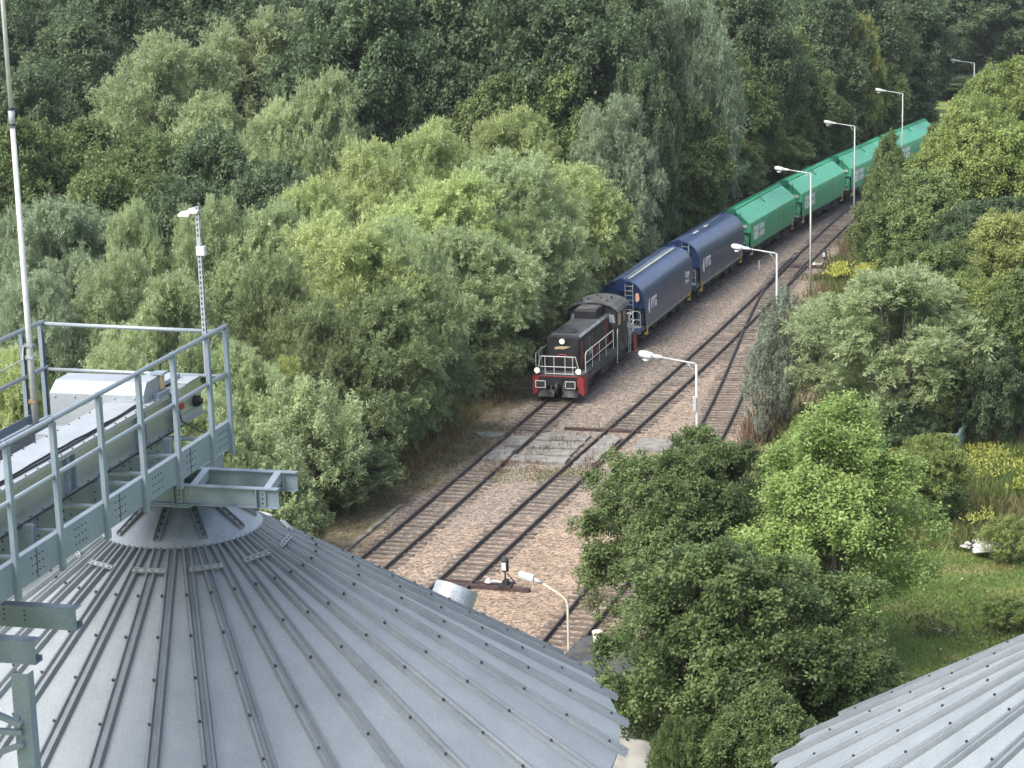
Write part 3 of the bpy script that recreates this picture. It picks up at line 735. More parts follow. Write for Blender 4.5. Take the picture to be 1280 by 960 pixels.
# whip mast clamped to the far corner of the catwalk
mb = c3(.50, 2.0, 23.72)
mast = empty('whip_mast', mb, 0, 'tall thin pale grey mast clamped to the catwalk railing, rising past the top edge', 'mast')
MB().tube([(0,0,0),(0,0,1.15),(0,0,3.35)], [.034,.032,.027], 10).build('lower_tube', M['white'], mast, smooth=True)
MB().tube([(0,0,3.35),(0,0,4.8),(0,0,6.1)], [.024,.022,.018], 10).build('upper_tube', M['white'], mast, smooth=True)
MB().tube([(0,0,3.22),(0,0,3.42)], .034, 10).build('coupling', M['lid'], mast, smooth=True)
for z in (3.24, 3.40): MB().tube([(0,0,z),(0,0,z+.02)], .038, 10).build('coupling_ring', M['bolt'], mast)
for z in (.93, .80, .32, .02):
    b = MB(); b.beam(V*.0+U*.02+[0,0,z], U*(-.05)+V*.10+[0,0,z], .02, .03); b.beam(U*.0-V*.045+[0,0,z], V*.045+[0,0,z], .085, .022); b.build('clamp', mat('rusty_clamp', (.30,.19,.10), .7, .3, var=.3, scale=20) if z in (.32,) else M['lid'], mast)
MB().tube([V*.07+[0,0,.93], V*.07+U*.06+[0,0,.78], V*.18+U*.3+[0,0,.72], V*.3+U*1.2+[0,0,.66], V*.4+U*2.8+[0,0,.64]], .008, 6).build('wire', M['lid'], mast)

# perforated lamp mast at the end of the catwalk
lb = c3(.28, .09, 23.75)
lm_ = empty('lamp_mast', lb, 0, 'perforated galvanised strut with two white floodlights and a white junction box at the catwalk end', 'mast')
H2 = 2.36
b = MB(); b.beam((0,0,.6), (0,0,H2), .041, .004, V); b.beam(V*.02-U*.018+[0,0,.6], V*.02-U*.018+[0,0,H2], .004, .04, V); b.beam(V*.02+U*.018+[0,0,.6], V*.02+U*.018+[0,0,H2], .004, .04, V)
st_ = b.build('strut', M['lid'], lm_)
bt = MB()
for k in range(32):
    z = .62+k*.055
    if z < H2-.03 and not (1.88 < z < 2.02): bt.beam(-V*.003+[0,0,z], -V*.003+[0,0,z+.028], .013, .004, V); bt.beam(U*.0205+V*.02+[0,0,z], U*.0205+V*.02+[0,0,z+.028], .004, .013, V)
bt.build('slots', M['bolt'], st_)
b = MB(); b.beam(-BD*.05+[0,0,1.90], BD*.045+[0,0,1.90], .06, .10); b.build('junction_box', M['white'], lm_, bevel=.006)
for k, (dv, dz) in enumerate(((-.04, 2.31), (-.10, 2.28))):
    b = MB(); c_ = -BD*(.06+.085*k)+np.array([0,0,dz])+U*(.02*k)
    prof = [(-.065,-.02),(.05,-.02),(.065,.01),(.03,.035),(-.04,.03),(-.075,0)]
    vs = [c_+BD*a+U*s*.045+np.array([0,0,h]) for s in (-1, 1) for a, h in prof]; n = len(prof)
    b.add(vs, [(i, (i+1) % n, n+(i+1) % n, n+i) for i in range(n)]+[tuple(range(n)), tuple(range(n, 2*n))])
    b.build('floodlight', M['white'], lm_)
MB().tube([(0,0,2.25), BD*.01+[0,0,2.15], -BD*.012+[0,0,2.05], BD*.01+[0,0,1.96]], .005, 5).build('cable', M['white'], lm_)

# ------------------------------------------------------------------ small white building
zb = 3.5
FL_, BL_, BR_, FR_ = at(689,836,zb), at(729,794,zb), at(850,806,zb), at(836,852,zb)
cb = (FL_+BL_+BR_+FR_)/4; cb[2] = 0
bl = empty('small_building', cb, 0, 'small white building with a flat black felt roof between the silo and the trees', 'building')
q4 = [p-cb for p in (FL_, FR_, BR_, BL_)]
b = MB(); ins = [np.array([p[0]*.985, p[1]*.985]) for p in q4]
b.add([(p[0], p[1], 0) for p in ins]+[(p[0], p[1], zb-.12) for p in ins], [(0,1,5,4),(1,2,6,5),(2,3,7,6),(3,0,4,7),(4,5,6,7)])
b.build('wall', M['white_wall'], bl)
b = MB(); b.add([(p[0]*1.01, p[1]*1.01, zb-.12) for p in q4]+[(p[0]*1.01, p[1]*1.01, zb) for p in q4], [(3,2,1,0),(4,5,6,7),(0,1,5,4),(1,2,6,5),(2,3,7,6),(3,0,4,7)])
rf = b.build('roof', M['felt'], bl)
r_ = random.Random(5); b = MB()
for k in range(26):
    s_, t_ = r_.random(), r_.random()*.9; p = (q4[0]*(1-s_)+q4[1]*s_)*(1-t_)+(q4[3]*(1-s_)+q4[2]*s_)*t_
    if k < 12: t_ = .8+.2*r_.random(); s_ = .3+.5*r_.random(); p = (q4[0]*(1-s_)+q4[1]*s_)*(1-t_)+(q4[3]*(1-s_)+q4[2]*s_)*t_
    q = r_.uniform(.04,.12); b.add([(p[0]+q*math.cos(a)*r_.uniform(.6,1.3), p[1]+q*math.sin(a)*r_.uniform(.6,1.3), zb) for a in (0,1,2,3,4,5)]+[(p[0],p[1],zb+.05)], [(i, (i+1) % 6, 6) for i in range(6)])
b.build('moss_clumps', mat('moss', (.05,.055,.02), .9, 0, col2=(.10,.10,.04), scale=5), rf)
pp = at(747, 800, zb+.1)-cb
b = MB(); b.tube([(pp[0],pp[1],zb),(pp[0],pp[1],zb+.36)], .16, 14); b.tube([(pp[0],pp[1],zb+.36),(pp[0],pp[1],zb+.42)], .19, 14); b.build('roof_vent', M['old_pole'], bl, auto=30)
# window on the wall that faces the viewer
w0, w1 = at(784, 848, zb)-cb, at(813, 852, zb)-cb
dirw = (q4[1]-q4[0]); dirw /= np.linalg.norm(dirw); nw = np.array([dirw[1], -dirw[0], 0]); nw = nw if nw[1] < 0 else -nw
def on_wall(px_, zz):
    lo = q4[0]*.985; best = None
    for s_ in np.linspace(0, np.linalg.norm(q4[1]-q4[0]), 400):
        p = lo+dirw*s_; x, y, _ = proj((p[0]+cb[0], p[1]+cb[1], zz))
        if best is None or abs(x-px_) < best[0]: best = (abs(x-px_), p)
    return best[1]
wa, wb_ = on_wall(784, 2.3), on_wall(838, 2.3)
zt_, zb2 = 2.55, 1.35
b = MB(); b.beam(wa+nw*.012+[0,0,0]*np.array(1)+np.array([0,0,(zt_+zb2)/2-wa[2]]), wb_+nw*.012+np.array([0,0,(zt_+zb2)/2-wb_[2]]), .02, zt_-zb2)
wf = b.build('window', M['felt'], bl)
b = MB(); 
for i in range(16):
    p = wa+(wb_-wa)*(i+.5)/16; b.beam(np.array([p[0],p[1],zb2+.04])+nw*.028, np.array([p[0],p[1],zt_-.04])+nw*.028, .012, .03, dirw)
b.build('grille', mat('grey_grille', (.09,.095,.10), .6), wf)
# low white annex left of it
A = [at(685,815,zb-.2), at(707,826,zb-.2), at(700,832,zb-.2), at(684,829,zb-.2)]
b = MB(); b.add([(p[0]-cb[0], p[1]-cb[1], zb-.32) for p in A]+[(p[0]-cb[0], p[1]-cb[1], zb-.2) for p in A], [(3,2,1,0),(4,5,6,7),(0,1,5,4),(1,2,6,5),(2,3,7,6),(3,0,4,7)])
b.build('canopy_slab', M['white_wall'], bl)

# ------------------------------------------------------------------ lamps
ARM = np.array([-math.cos(R(18)), math.sin(R(18)), 0])
def make_lamp():
    root = empty('street_lamp', (0,0,0))
    H = 8.75
    MB().tube([(0,0,0),(0,0,3.2),(0,0,H)], [.085,.07,.05], 12).build('pole', M['lamp_pole'], root, smooth=True)
    b = MB(); b.tube([(0,0,H-.05), ARM*.06+[0,0,H+.02], ARM*1.6+[0,0,H+.24]], [.045,.04,.035], 10); b.tube([ARM*.02+[0,0,H-.45], ARM*.42+[0,0,H+.06]], .014, 6)
    b.build('arm', M['lamp_pole'], root, smooth=True)
    hd = MB(); c_ = ARM*1.5+np.array([0,0,H+.23]); 
    prof = [(0,.05,.06),(.12,.10,.08),(.42,.11,.09),(.46,.19,.13),(.80,.22,.15),(.98,.19,.12),(1.04,.10,.06)]
    sd = np.cross(ARM, [0,0,1]); K = 12; vs = []
    for x, ww, hh in prof:
        for k in range(K):
            a = 2*PI*k/K; vs.append(c_+ARM*x+np.array([0,0,x*.14])+sd*ww*math.copysign(abs(math.cos(a))**.7, math.cos(a))+np.array([0,0,1])*hh*math.copysign(abs(math.sin(a))**.7, math.sin(a)))
    hd.add(vs, [(i*K+k, i*K+(k+1) % K, (i+1)*K+(k+1) % K, (i+1)*K+k) for i in range(len(prof)-1) for k in range(K)]+[tuple(range(K)), tuple(range((len(prof)-1)*K, len(prof)*K))])
    h = hd.build('lamp_head', M['white'], root, auto=40)
    g = MB(); q = c_+ARM*.72+np.array([0,0,.0])
    g.disc(q+[0,0,-.10], (0,0,-1), .17, .09, 14, .10); g.build('lens', M['lens'], h, smooth=True)
    return root
lamp0 = make_lamp()
LP = [(870.5, 455, 'lamp post standing nearest beyond the dark maple, a small white box on its pole'),
      (971, 317, 'lamp post rising behind the sage grey shrub, before the blue wagon'),
      (1013.5, 217, 'lamp post in front of the nearest green wagons beside the far switch lever'),
      (1068.5, 158, 'lamp post with its whole pole against the third green wagon'),
      (1128.5, 117, 'lamp post whose foot is lost in the trees where the train vanishes'),
      (1218, 79, 'farthest lamp, only its head and arm above the bright crowns top right')]
for i, (px_, py_, lab) in enumerate(LP):
    o = lamp0 if i == 0 else copy_tree(lamp0)
    p = at(px_, py_, 8.75); o.location = (p[0], p[1], 0); tag(o, lab, 'street lamp', 'tall lamp posts along the tracks')
    if i == 0: pl0 = p
b = MB(); q = proj((pl0[0], pl0[1], 7.1)); b.box(-.17, -.04, -.16, -.05, 6.75, 7.35); o = b.build('junction_box', M['white'], lamp0); 
# old thin lamp with a bent neck near the building
p = at(709.5, 752, 4.9); old = empty('street_lamp', (p[0], p[1], 0), 0, 'short thin yellowed lamp with a bent neck by the black roofed building', 'street lamp')
MB().tube([(0,0,0),(0,0,4.75),ARM*.06+[0,0,4.95],ARM*.18+[0,0,5.08],ARM*.75+[0,0,5.42],ARM*.98+[0,0,5.52]], [.05,.04,.038,.036,.032,.03], 10).build('pole', M['old_pole'], old, smooth=True)
b = MB(); b.tube([ARM*.9+[0,0,5.5], ARM*1.22+[0,0,5.62]], [.055,.085], 10); b.build('neck', M['lamp_pole'], old, smooth=True)
b = MB(); c0 = ARM*1.2+np.array([0,0,5.63]); sd = np.cross(ARM, [0,0,1])
vs = [c0+ARM*x+sd*y+np.array([0,0,z+x*.25]) for x in (0, .52) for y, z in ((-.13,-.09),(.13,-.09),(.15,.02),(.09,.12),(-.09,.12),(-.15,.02))]
b.add(vs, [(i, (i+1) % 6, 6+(i+1) % 6, 6+i) for i in range(6)]+[tuple(range(6)), tuple(range(6, 12))]); b.build('lamp_head', M['white'], old, bevel=.015)

# ------------------------------------------------------------------ switch levers and trackside bits
def lever(px_, py_, label, side=1, sc=1.0):
    p = at(px_, py_, .1); az_ = R(-18)
    root = empty('switch_lever', (p[0], p[1], 0), az_, label, 'switch lever', 'hand switch levers'); root.scale = (sc, sc, sc)
    b = MB(); b.box(-2.6, 1.1, -.13, .13, -.06, .16); b.build('long_sleeper', M['sleeper_dark'], root)
    b = MB(); b.box(-2.9, 0.0, .42, .62, -.06, .12); b.build('long_sleeper', M['sleeper_dark'], root)
    b = MB(); b.box(-.25, .3, -.18, .5, .16, .24); b.box(-.1, .12, -.1, .3, .24, .42); b.build('base_casting', M['under'], root)
    b = MB(); b.tube([(0,.1,.4),(0,.1,1.0)], .035, 8); b.tube([(.5,.05,.3),(.1,.05,.75)], .03, 8); b.build('stand', M['under'], root)
    b = MB(); b.tube([(0,.1,.82),(0,.1,1.32)], .17, 8); b.tube([(0,.1,1.32),(0,.1,1.42)], [.19,.08], 8); ln = b.build('lantern', M['under'], root)
    b = MB(); b.box(-.10, .10, -.085, -.073, .9, 1.24); b.build('lantern_face', M['white'], ln)
    b = MB(); b.disc((-.75,.1,.28), (0,0,1), .17, .16, 14, .08); b.box(-.75, 0, .06, .14, .3, .36); b.build('weight', M['white'], root)
    return root
lever(631, 735, 'black switch lantern with a white weight beside the middle track near the silo roof')
lever(1030, 334, 'distant white faced switch lantern beside the track junction', 1, 1.0)
p = at(977, 388, 0); sw = empty('switch_stand', (p[0], p[1], 0), R(-18), 'dark green switch stand between the rails behind the sage shrub', 'switch stand')
b = MB(); b.box(-.3, .3, -.25, .25, 0, .45); b.build('base_box', M['dkgreen'], sw, bevel=.03)
b = MB(); b.tube([(0,0,.4),(0,0,1.0)], .05, 8); b.tube([(-.2,0,.4),(.12,-.05,1.15)], .03, 6); b.build('stem', M['dkgreen'], sw)
b = MB(); b.disc((0,-.05,1.2), (0,-1,0.3), .27, .08, 18); b.disc((0,.0,1.2), (0,1,0.1), .22, .14, 14, .12); b.build('disc', M['dkgreen'], sw)
b = MB(); b.disc((0,-.14,1.24), (0,-1,.3), .13, .012, 14); b.build('disc_face', M['black_rubber'], sw)
p = at(949, 337, 0); o = MB().box(-.06, .06, -.05, .05, 0, .7).build('marker_post', M['white'], None, bevel=.015); o.location = (p[0], p[1], 0); tag(o, 'tiny white marker post in the ballast beside the blue wagon', 'marker post')
# turnout blades near the lever
for (T, y0, y1, off, lab) in ((T2, 76, 88, -.62, 'pair of short switch blades lying inside the left rail by the near switch lantern'), (T2, 152, 168, -.60, 'long switch blade inside the left rail at the distant junction')):
    b = MB(); vs = []; prof = [(-.035,.04),(.035,.04),(.03,.17),(-.03,.17)]; k = 16
    ox, oy = cx(T, y0), y0
    for i in range(k+1):
        y = y0+(y1-y0)*i/k; o_ = off-(.09*i/k if y0 < 100 else .09*i/k)
        for a, z in prof: vs.append((cx(T, y)+o_+a-ox, y-oy, z))
    b.add(vs, [(i*4+j, i*4+(j+1) % 4, (i+1)*4+(j+1) % 4, (i+1)*4+j) for i in range(k) for j in range(4)]+[(0,1,2,3),(k*4,k*4+1,k*4+2,k*4+3)])
    o = b.build('switch_blade', M['rail'], TR2); o.location = (ox-TR2.location[0], oy-TR2.location[1], 0)
b = MB(); vs = []; ys_ = np.arange(84, 102, .6)
for y in ys_:
    for a_, z_ in ((-.12,-.02),(.12,-.02),(.12,.11),(-.12,.11)): vs.append((cx(T1, y)-2.05+a_-cx(T1, 84)+.02*math.sin(y*3), y-84, z_+.012*math.sin(y*2.2)))
k = len(ys_)-1
b.add(vs, [(i*4+j, i*4+(j+1) % 4, (i+1)*4+(j+1) % 4, (i+1)*4+j) for i in range(k) for j in range(4)]+[(0,1,2,3),(k*4,k*4+1,k*4+2,k*4+3)])
o = b.build('cable_trough', M['concrete'], None); o.location = (cx(T1, 84), 84, 0); o.data.materials[0] = mat('weathered_concrete', (.10,.09,.07), .9, 0, col2=(.24,.22,.19), scale=2); tag(o, 'narrow grey concrete trough running along the left side of the left track', 'cable trough')
# loose long timber across the middle track, above the crossing
p = at(755, 537, .1); o = MB().box(-2.2, 2.0, -.13, .13, -.02, .13).build('wooden_beam', M['sleeper_dark'], None); o.location = (p[0], p[1], 0); o.rotation_euler = (0,0,R(-17)); tag(o, 'dark timber lying across the middle track beyond the crossing slabs', 'timber')

# ------------------------------------------------------------------ the train
TAB = line_table(T1, 80, 258)
def s_of_y(y): return float(np.interp(y, TAB[1], TAB[2]))
def place(o, s_mid, half):
    a, _ = pose(TAB, s_mid-half*.7); b_, _ = pose(TAB, s_mid+half*.7)
    c = (a+b_)/2; t = (a-b_)/np.linalg.norm(a-b_)
    o.location = (c[0], c[1], .186); o.rotation_euler = (0, 0, math.atan2(t[1], t[0]))
def bogie(root, x, wb=1.8, m_=None):
    m_ = m_ or M['under']
    b = MB()
    for y in (-1.02, 1.02):
        b.prism([(-wb/2-.35,.42),(-wb/2-.30,.62),(-wb/2+.3,.66),(-.4,.78),(.4,.78),(wb/2-.3,.66),(wb/2+.30,.62),(wb/2+.35,.42),(wb/2-.15,.36),(.35,.26),(-.35,.26),(-wb/2+.15,.36)], y-.06, y+.06, 'y')
        for q in (-.16, 0, .16): b.tube([(q, y, .32),(q, y, .72)], .055, 8)
        for sx in (-1, 1): b.disc((sx*wb/2, y+(.06 if y > 0 else -.06), .46), (0, 1 if y > 0 else -1, 0), .13, .08, 10)
    b.box(-.18, .18, -1.0, 1.0, .4, .7)
    vs = b; vs.v = [(p[0]+x, p[1], p[2]) for p in vs.v]
    bo = b.build('bogie', m_, root)
    for sx in (-1, 1):
        for y in (-.72, .72):
            wv = MB(); c = (x+sx*wb/2, y-.065, .46)
            wv.tube([(c[0], y-.065, .46),(c[0], y+.065, .46)], .46, 22); sgn = 1 if y > 0 else -1
            wv.tube([(c[0], y-.10*sgn, .46),(c[0], y-.065*sgn, .46)], .49, 22)
            wv.build('wheel', M['wheel'], bo, auto=30)
    return bo
def buffers(root, xe, m_, z=1.05):
    for sx in (-1, 1):
        for y in (-.875, .875):
            b = MB(); b.tube([(sx*(xe-.55), y, z),(sx*xe, y, z)], .10, 10); b.tube([(sx*xe, y, z),(sx*(xe+.05), y, z)], .21, 16); b.build('buffer', m_, root)
        b = MB(); b.tube([(sx*(xe-.5),0,z),(sx*(xe-.15),0,z)], .06, 8); b.tube([(sx*(xe-.15),0,z),(sx*(xe-.05),0,z-.3),(sx*(xe-.1),0,z-.5)], .035, 6); b.tube([(sx*(xe-.5),.4,z-.1),(sx*(xe-.2),.42,z-.3),(sx*(xe-.35),.4,z-.6)], .025, 6); b.build('coupling_hook', M['under'], root)

def make_wagon(kind, L):
    """L = pitch over buffers; local +x is the end nearest the loco, +y the east side"""
    blue = kind == 'blue'
    body, dark = (M['blue'], M['blue_dark']) if blue else (M['green'], M['green_dark'])
    root = empty('hopper_wagon', (0,0,0))
    hb = L/2-1.0                    # half body length at the roof
    if blue: half = [(1.46,1.25),(1.49,2.0),(1.49,2.75),(1.45,3.15),(1.33,3.5),(1.13,3.80),(.86,4.03),(.60,4.15),(.36,4.21),(.30,4.21)]
    else: half = [(1.42,1.25),(1.50,2.1),(1.50,3.05),(1.46,3.16),(1.36,3.26),(.95,3.62),(.45,4.02),(.28,4.12),(.22,4.13)]
    sec = [(y, z) for y, z in half]+[(-y, z) for y, z in half[::-1]]
    n = len(sec); xs = [hb-.02, hb*.5, 0, -hb*.5, -hb+.02]
    b = MB(); vs = [((x if z > 2.3 else x*(1-.045*(2.3-z))), y, z) for x in xs for y, z in sec]
    b.add(vs, [(i*n+j, i*n+j+1, (i+1)*n+j+1, (i+1)*n+j) for i in range(len(xs)-1) for j in range(n-1)])
    bd = b.build('body_shell', body, root, auto=(28 if blue else 20))
    zl = 2.45
    up = [(y, z) for y, z in half if z >= zl+.1]
    ysh = 1.49
    poly = [(ysh, zl)]+up+[(-y, z) for y, z in up[::-1]]+[(-ysh, zl)]
    for sx in (-1, 1):
        b = MB(); k = len(poly); ins = .10
        # rim (proud arch) and recessed plate
        inner = [(y*.93, zl if z == zl else zl+(z-zl)*.93) for y, z in poly]
        vs = [(sx*(hb+.04), y, z) for y, z in poly]+[(sx*(hb+.04), y, z) for y, z in inner]+[(sx*(hb-ins), y, z) for y, z in inner]+[(sx*(hb-.05), y*1.003, z) for y, z in poly]
        fs = [(j, j+1, k+j+1, k+j) for j in range(k-1)]+[(k+j, k+j+1, 2*k+j+1, 2*k+j) for j in range(k-1)]+[tuple(2*k+j for j in range(k))]+[(j, j+1, 3*k+j+1, 3*k+j) for j in range(k-1)]
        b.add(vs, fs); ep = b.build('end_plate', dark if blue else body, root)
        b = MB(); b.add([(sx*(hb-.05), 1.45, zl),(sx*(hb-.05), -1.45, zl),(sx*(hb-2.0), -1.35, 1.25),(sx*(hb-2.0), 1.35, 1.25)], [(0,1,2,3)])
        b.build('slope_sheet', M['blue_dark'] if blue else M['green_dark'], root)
        # bracket plates with lightening holes
        for sy in (-1, 1):
            if blue:
                pr = [(hb-1.25,1.22),(hb+.15,1.22),(hb+.12,1.5),(hb+.02,2.5),(hb-.45,2.5)]
            else: pr = [(hb-1.0,1.22),(hb-.02,1.22),(hb-.02,1.45),(hb-.35,2.5),(hb-.7,2.5)]
            b = MB(); b.prism([(sx*x, z) for x, z in pr], sy*1.16, sy*1.20, 'y'); g_ = b.build('end_bracket', body, root)
            hs = MB()
            for j in range(2 if blue else 4):
                f_ = (.28+.42*j) if blue else (.16+.22*j); zc_ = 1.22+1.28*f_; xc_ = (hb-.42) if blue else (hb-.52-.10*f_*1.3)
                rr = .24 if blue else .10
                hs.prism([(sx*(xc_+rr*.75*math.cos(a)), zc_+rr*math.sin(a)) for a in np.arange(0, 2*PI, PI/5)], sy*1.205, sy*1.212, 'y')
                hs.prism([(sx*(xc_+rr*.75*math.cos(a)), zc_+rr*math.sin(a)) for a in np.arange(0, 2*PI, PI/5)], sy*1.148, sy*1.155, 'y')
            hs.build('holes', M['under'], g_)
            # upright bracket also across the end face, seen from in front
            b = MB(); q = [(sy*.80,1.22),(sy*1.28,1.22),(sy*1.34,2.45),(sy*1.0,2.45)]
            b.prism(q, sx*(hb-.30), sx*(hb-.27), 'x'); g2 = b.build('end_bracket', body, root); hs = MB()
            for j in range(2 if blue else 3):
                zc_ = 1.22+1.2*((.3+.42*j) if blue else (.2+.27*j)); rr = .17 if blue else .085; yc_ = sy*(1.03+.08*j)
                hs.prism([(yc_+rr*.8*math.cos(a), zc_+rr*math.sin(a)) for a in np.arange(0, 2*PI, PI/5)], sx*(hb-.262), sx*(hb-.255), 'x')
            hs.build('holes', M['under'], g2)
        # dome over the ridge seam
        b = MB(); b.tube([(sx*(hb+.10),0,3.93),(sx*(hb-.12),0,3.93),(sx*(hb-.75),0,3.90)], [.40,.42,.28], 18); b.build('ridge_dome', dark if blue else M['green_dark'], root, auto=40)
    # ridge seam / roof walkway
    b = MB(); b.box(-hb+.5, hb-.5, -.32 if blue else -.25, .32 if blue else .25, 4.10, 4.175 if blue else 4.10); b.build('ridge_seam', M['seal'], root)
    for sy in (-1, 1):
        b = MB(); b.prism([(sy*.30,4.20),(sy*.06,4.25),(sy*.05,4.16),(sy*.30,4.12)] if not blue else [(sy*.38,4.20),(sy*.10,4.27),(sy*.06,4.20),(sy*.36,4.14)], -hb+.55, hb-.55, 'x')
        b.build('roof_flap', body, root)
    b = MB(); b.prism([(-1.50,3.50),(-1.05,3.86),(-1.02,3.92),(-1.50,3.56)] if not blue else [(-1.62,3.30),(-1.30,3.66),(-1.26,3.72),(-1.60,3.38)], -hb*.72, hb*.72, 'x'); b.build('side_walkway', M['walk_grey'], root)
    if not blue:
        for x in (.0,):
            b = MB(); b.tube([(x-.5,.05,4.2),(x,.35,4.20),(x,.62,3.95),(x-.1,.8,3.78)], .025, 6); b.build('flap_handle', M['seal'], root)
    # underframe
    b = MB()
    for y in (-1.28, 1.28):
        b.box(-L/2+.7, L/2-.7, y-.05, y+.05, 1.0, 1.24); b.box(-L/2+.7, L/2-.7, y-.09, y+.09, 1.22, 1.245)
    b.box(-L/2+.62, -L/2+.72, -1.3, 1.3, .85, 1.24); b.box(L/2-.72, L/2-.62, -1.3, 1.3, .85, 1.24); b.box(-L/2+.7, L/2-.7, -.3, .3, .95, 1.2)
    fr_ = b.build('underframe', M['blue'] if blue else M['under'], root)
    b = MB()
    for y in (-1.34, 1.34): b.box(-hb+.9, hb-.9, y-.015, y+.015, .95 if blue else 1.12, 1.20 if blue else 1.20)
    b.build('edge_strip', M['walk_grey'] if blue else M['green'], fr_)
    if blue:
        b = MB(); r_ = random.Random(2)
        for k in range(9):
            x = hb-1.6-k*1.25; b.box(x-.22, x+.22, 1.355, 1.365, 1.00, 1.16)
        b.build('data_plates', M['walk_grey'], fr_)
    b = MB()
    for x in (-L*.17, 0, L*.17):
        b.prism([(x-.95,1.2),(x+.95,1.2),(x+.5,.45),(x-.5,.45)], -1.1, 1.1, 'y')
    b.tube([(-1.9,1.15,.75),(1.9,1.15,.72)], .05, 8); b.tube([(-2.6,1.0,.8),(-1.7,1.0,.8)], .2, 12); b.tube([(L*.3,1.2,.8),(-L*.3,1.2,.78)], .03, 6)
    b.build('discharge_chute', M['under'], root)
    for x in (-L/2+2.6, L/2-2.6): bogie(root, x)
    buffers(root, L/2, M['under'])
    # end platform, handrails, brake lever
    for sx in (-1, 1):
        b = MB(); b.box(min(sx*(L/2-.75), sx*(hb-1.2)), max(sx*(L/2-.75), sx*(hb-1.2)), -1.3, 1.3, 1.245, 1.28); b.build('end_platform', M['walk_grey'], root)
        b = MB(); xq = sx*(L/2-.80)
        b.tube([(xq,1.25,1.25),(xq,1.25,2.15),(xq,1.1,2.3),(xq,.55,2.3),(xq,.45,2.15),(xq,.45,1.25)], .025, 6); b.tube([(xq,.45,1.75),(xq,1.25,1.75)], .02, 6); b.build('end_handrail', M['walk_grey'], root)
        b = MB(); b.tube([(sx*(hb-1.0),1.42,1.0),(sx*(hb-.7),1.45,1.5),(sx*(hb-.75),1.45,.9),(sx*(hb-.6),1.4,.72)], .035, 6); b.box(sx*(hb-.75)-.2, sx*(hb-.75)+.2, 1.3, 1.46, .66, .78); b.build('brake_lever', M['yellow'] if blue else M['cream'], root)
    # ladder at the front end
    b = MB(); xl = hb+.20
    for y in (.28, .78): b.tube([(xl,y,1.3),(xl,y,4.05)], .024, 6)
    for k in range(9): b.tube([(xl,.28,1.5+.3*k),(xl,.78,1.5+.3*k)], .018, 6)
    b.build('ladder', M['walk_grey'] if blue else M['green_dark'], root)
    rt = (PI/2, 0, PI)
    if blue:
        text('lettering', 'VTG', .98, M['lettering'], root, (hb-1.55, 1.495, 2.15), rt, bold=.035, sx=.80)
        b = MB(); b.prism([(hb-1.30,1.95),(hb-1.05,1.95),(hb-.82,2.35),(hb-1.0,2.65),(hb-1.12,2.95),(hb-1.32,2.5)], 1.494, 1.502, 'y'); b.build('emblem', M['lettering'], root)
    else:
        text('lettering', 'GBX', 1.40, M['lettering'], root, (hb-.9, 1.505, 1.78), rt, bold=.05, sx=.58)
        text('lettering', 'LEASING', .56, M['lettering'], root, (hb-2.75, 1.505, 2.36), rt, bold=.02, sx=.62)
        text('lettering', 'EUROPE', .60, M['lettering'], root, (hb-2.75, 1.505, 1.80), rt, bold=.02, sx=.64)
        b = MB(); b.box(hb+.042, hb+.05, .72, 1.24, 2.85, 3.06); b.build('sign_plate', M['white'], root)
        b = MB(); r_ = random.Random(4)
        for k in range(7):
            x = r_.uniform(-hb+1, hb-1); b.box(x-.25, x+.25, 1.462, 1.468, 1.42, 1.55)
        b.build('data_marks', mat('faded_green', (.12,.36,.25), .6), root)
    return root
BL, GL = 15.1, 16.1
wb1 = make_wagon('blue', BL); tag(wb1, 'blue hopper wagon coupled right behind the locomotive, pale strip along its roof', 'hopper wagon', 'hopper wagons of the train')
wb2 = copy_tree(wb1); wb2['label'] = 'second blue hopper wagon, between the first blue one and the green wagons'
# individual marks
b = MB(); b.box(-BL/2+1.6, BL/2-1.6, .02, .42, 4.215, 4.245); b.build('roof_strip', mat('pale_roof_strip', (.27,.31,.28), .6, 0, var=.1, scale=2), wb1)
rt = (PI/2, 0, PI)
text('lettering', 'Cargo', .62, M['lettering'], wb1, (-BL/2+3.2, 1.496, 2.45), rt, bold=.012, sx=.75); text('lettering', 'Service', .40, M['lettering'], wb1, (-BL/2+3.2, 1.496, 2.05), rt, bold=.006, sx=.8)
b = MB(); xk = BL/2-1.0+.045; b.prism([(1.02,3.45),(1.12,3.42),(1.16,3.2),(1.14,2.95),(1.0,2.85),(.9,2.95),(.88,3.25),(.94,3.42)], xk, xk+.01, 'x'); b.build('crest', mat('crest_orange', (.45,.16,.10), .6, 0, col2=(.6,.5,.4), scale=9), wb1)
for x, ln in ((2.6, 1.2), (-.2, 1.0)): MB().box(x-ln/2, x+ln/2, .10, .30, 4.262, 4.275).build('roof_bar', M['white'], wb2)
text('lettering', '84', .34, M['walk_grey'], wb2, (BL/2-3.4, 1.494, 1.62), rt, bold=.01)
s0 = s_of_y(136.2)-1.2
place(wb1, s0+BL/2, BL/2); place(wb2, s0+BL*1.5, BL/2)
wg1 = make_wagon('green', GL)
labs = ['green hopper wagon coupled to the blue ones, nearest of the green wagons', 'second nearest green hopper wagon, between two tall lamp posts', 'third green hopper wagon, half covered by trees, behind two lamp poles', 'farthest green hopper wagon, only its roof showing above the trees']
gs = s0+2*BL
for k in range(4):
    o = wg1 if k == 0 else copy_tree(wg1)
    tag(o, labs[k], 'hopper wagon', 'hopper wagons of the train'); place(o, gs+GL*(k+.5), GL/2)

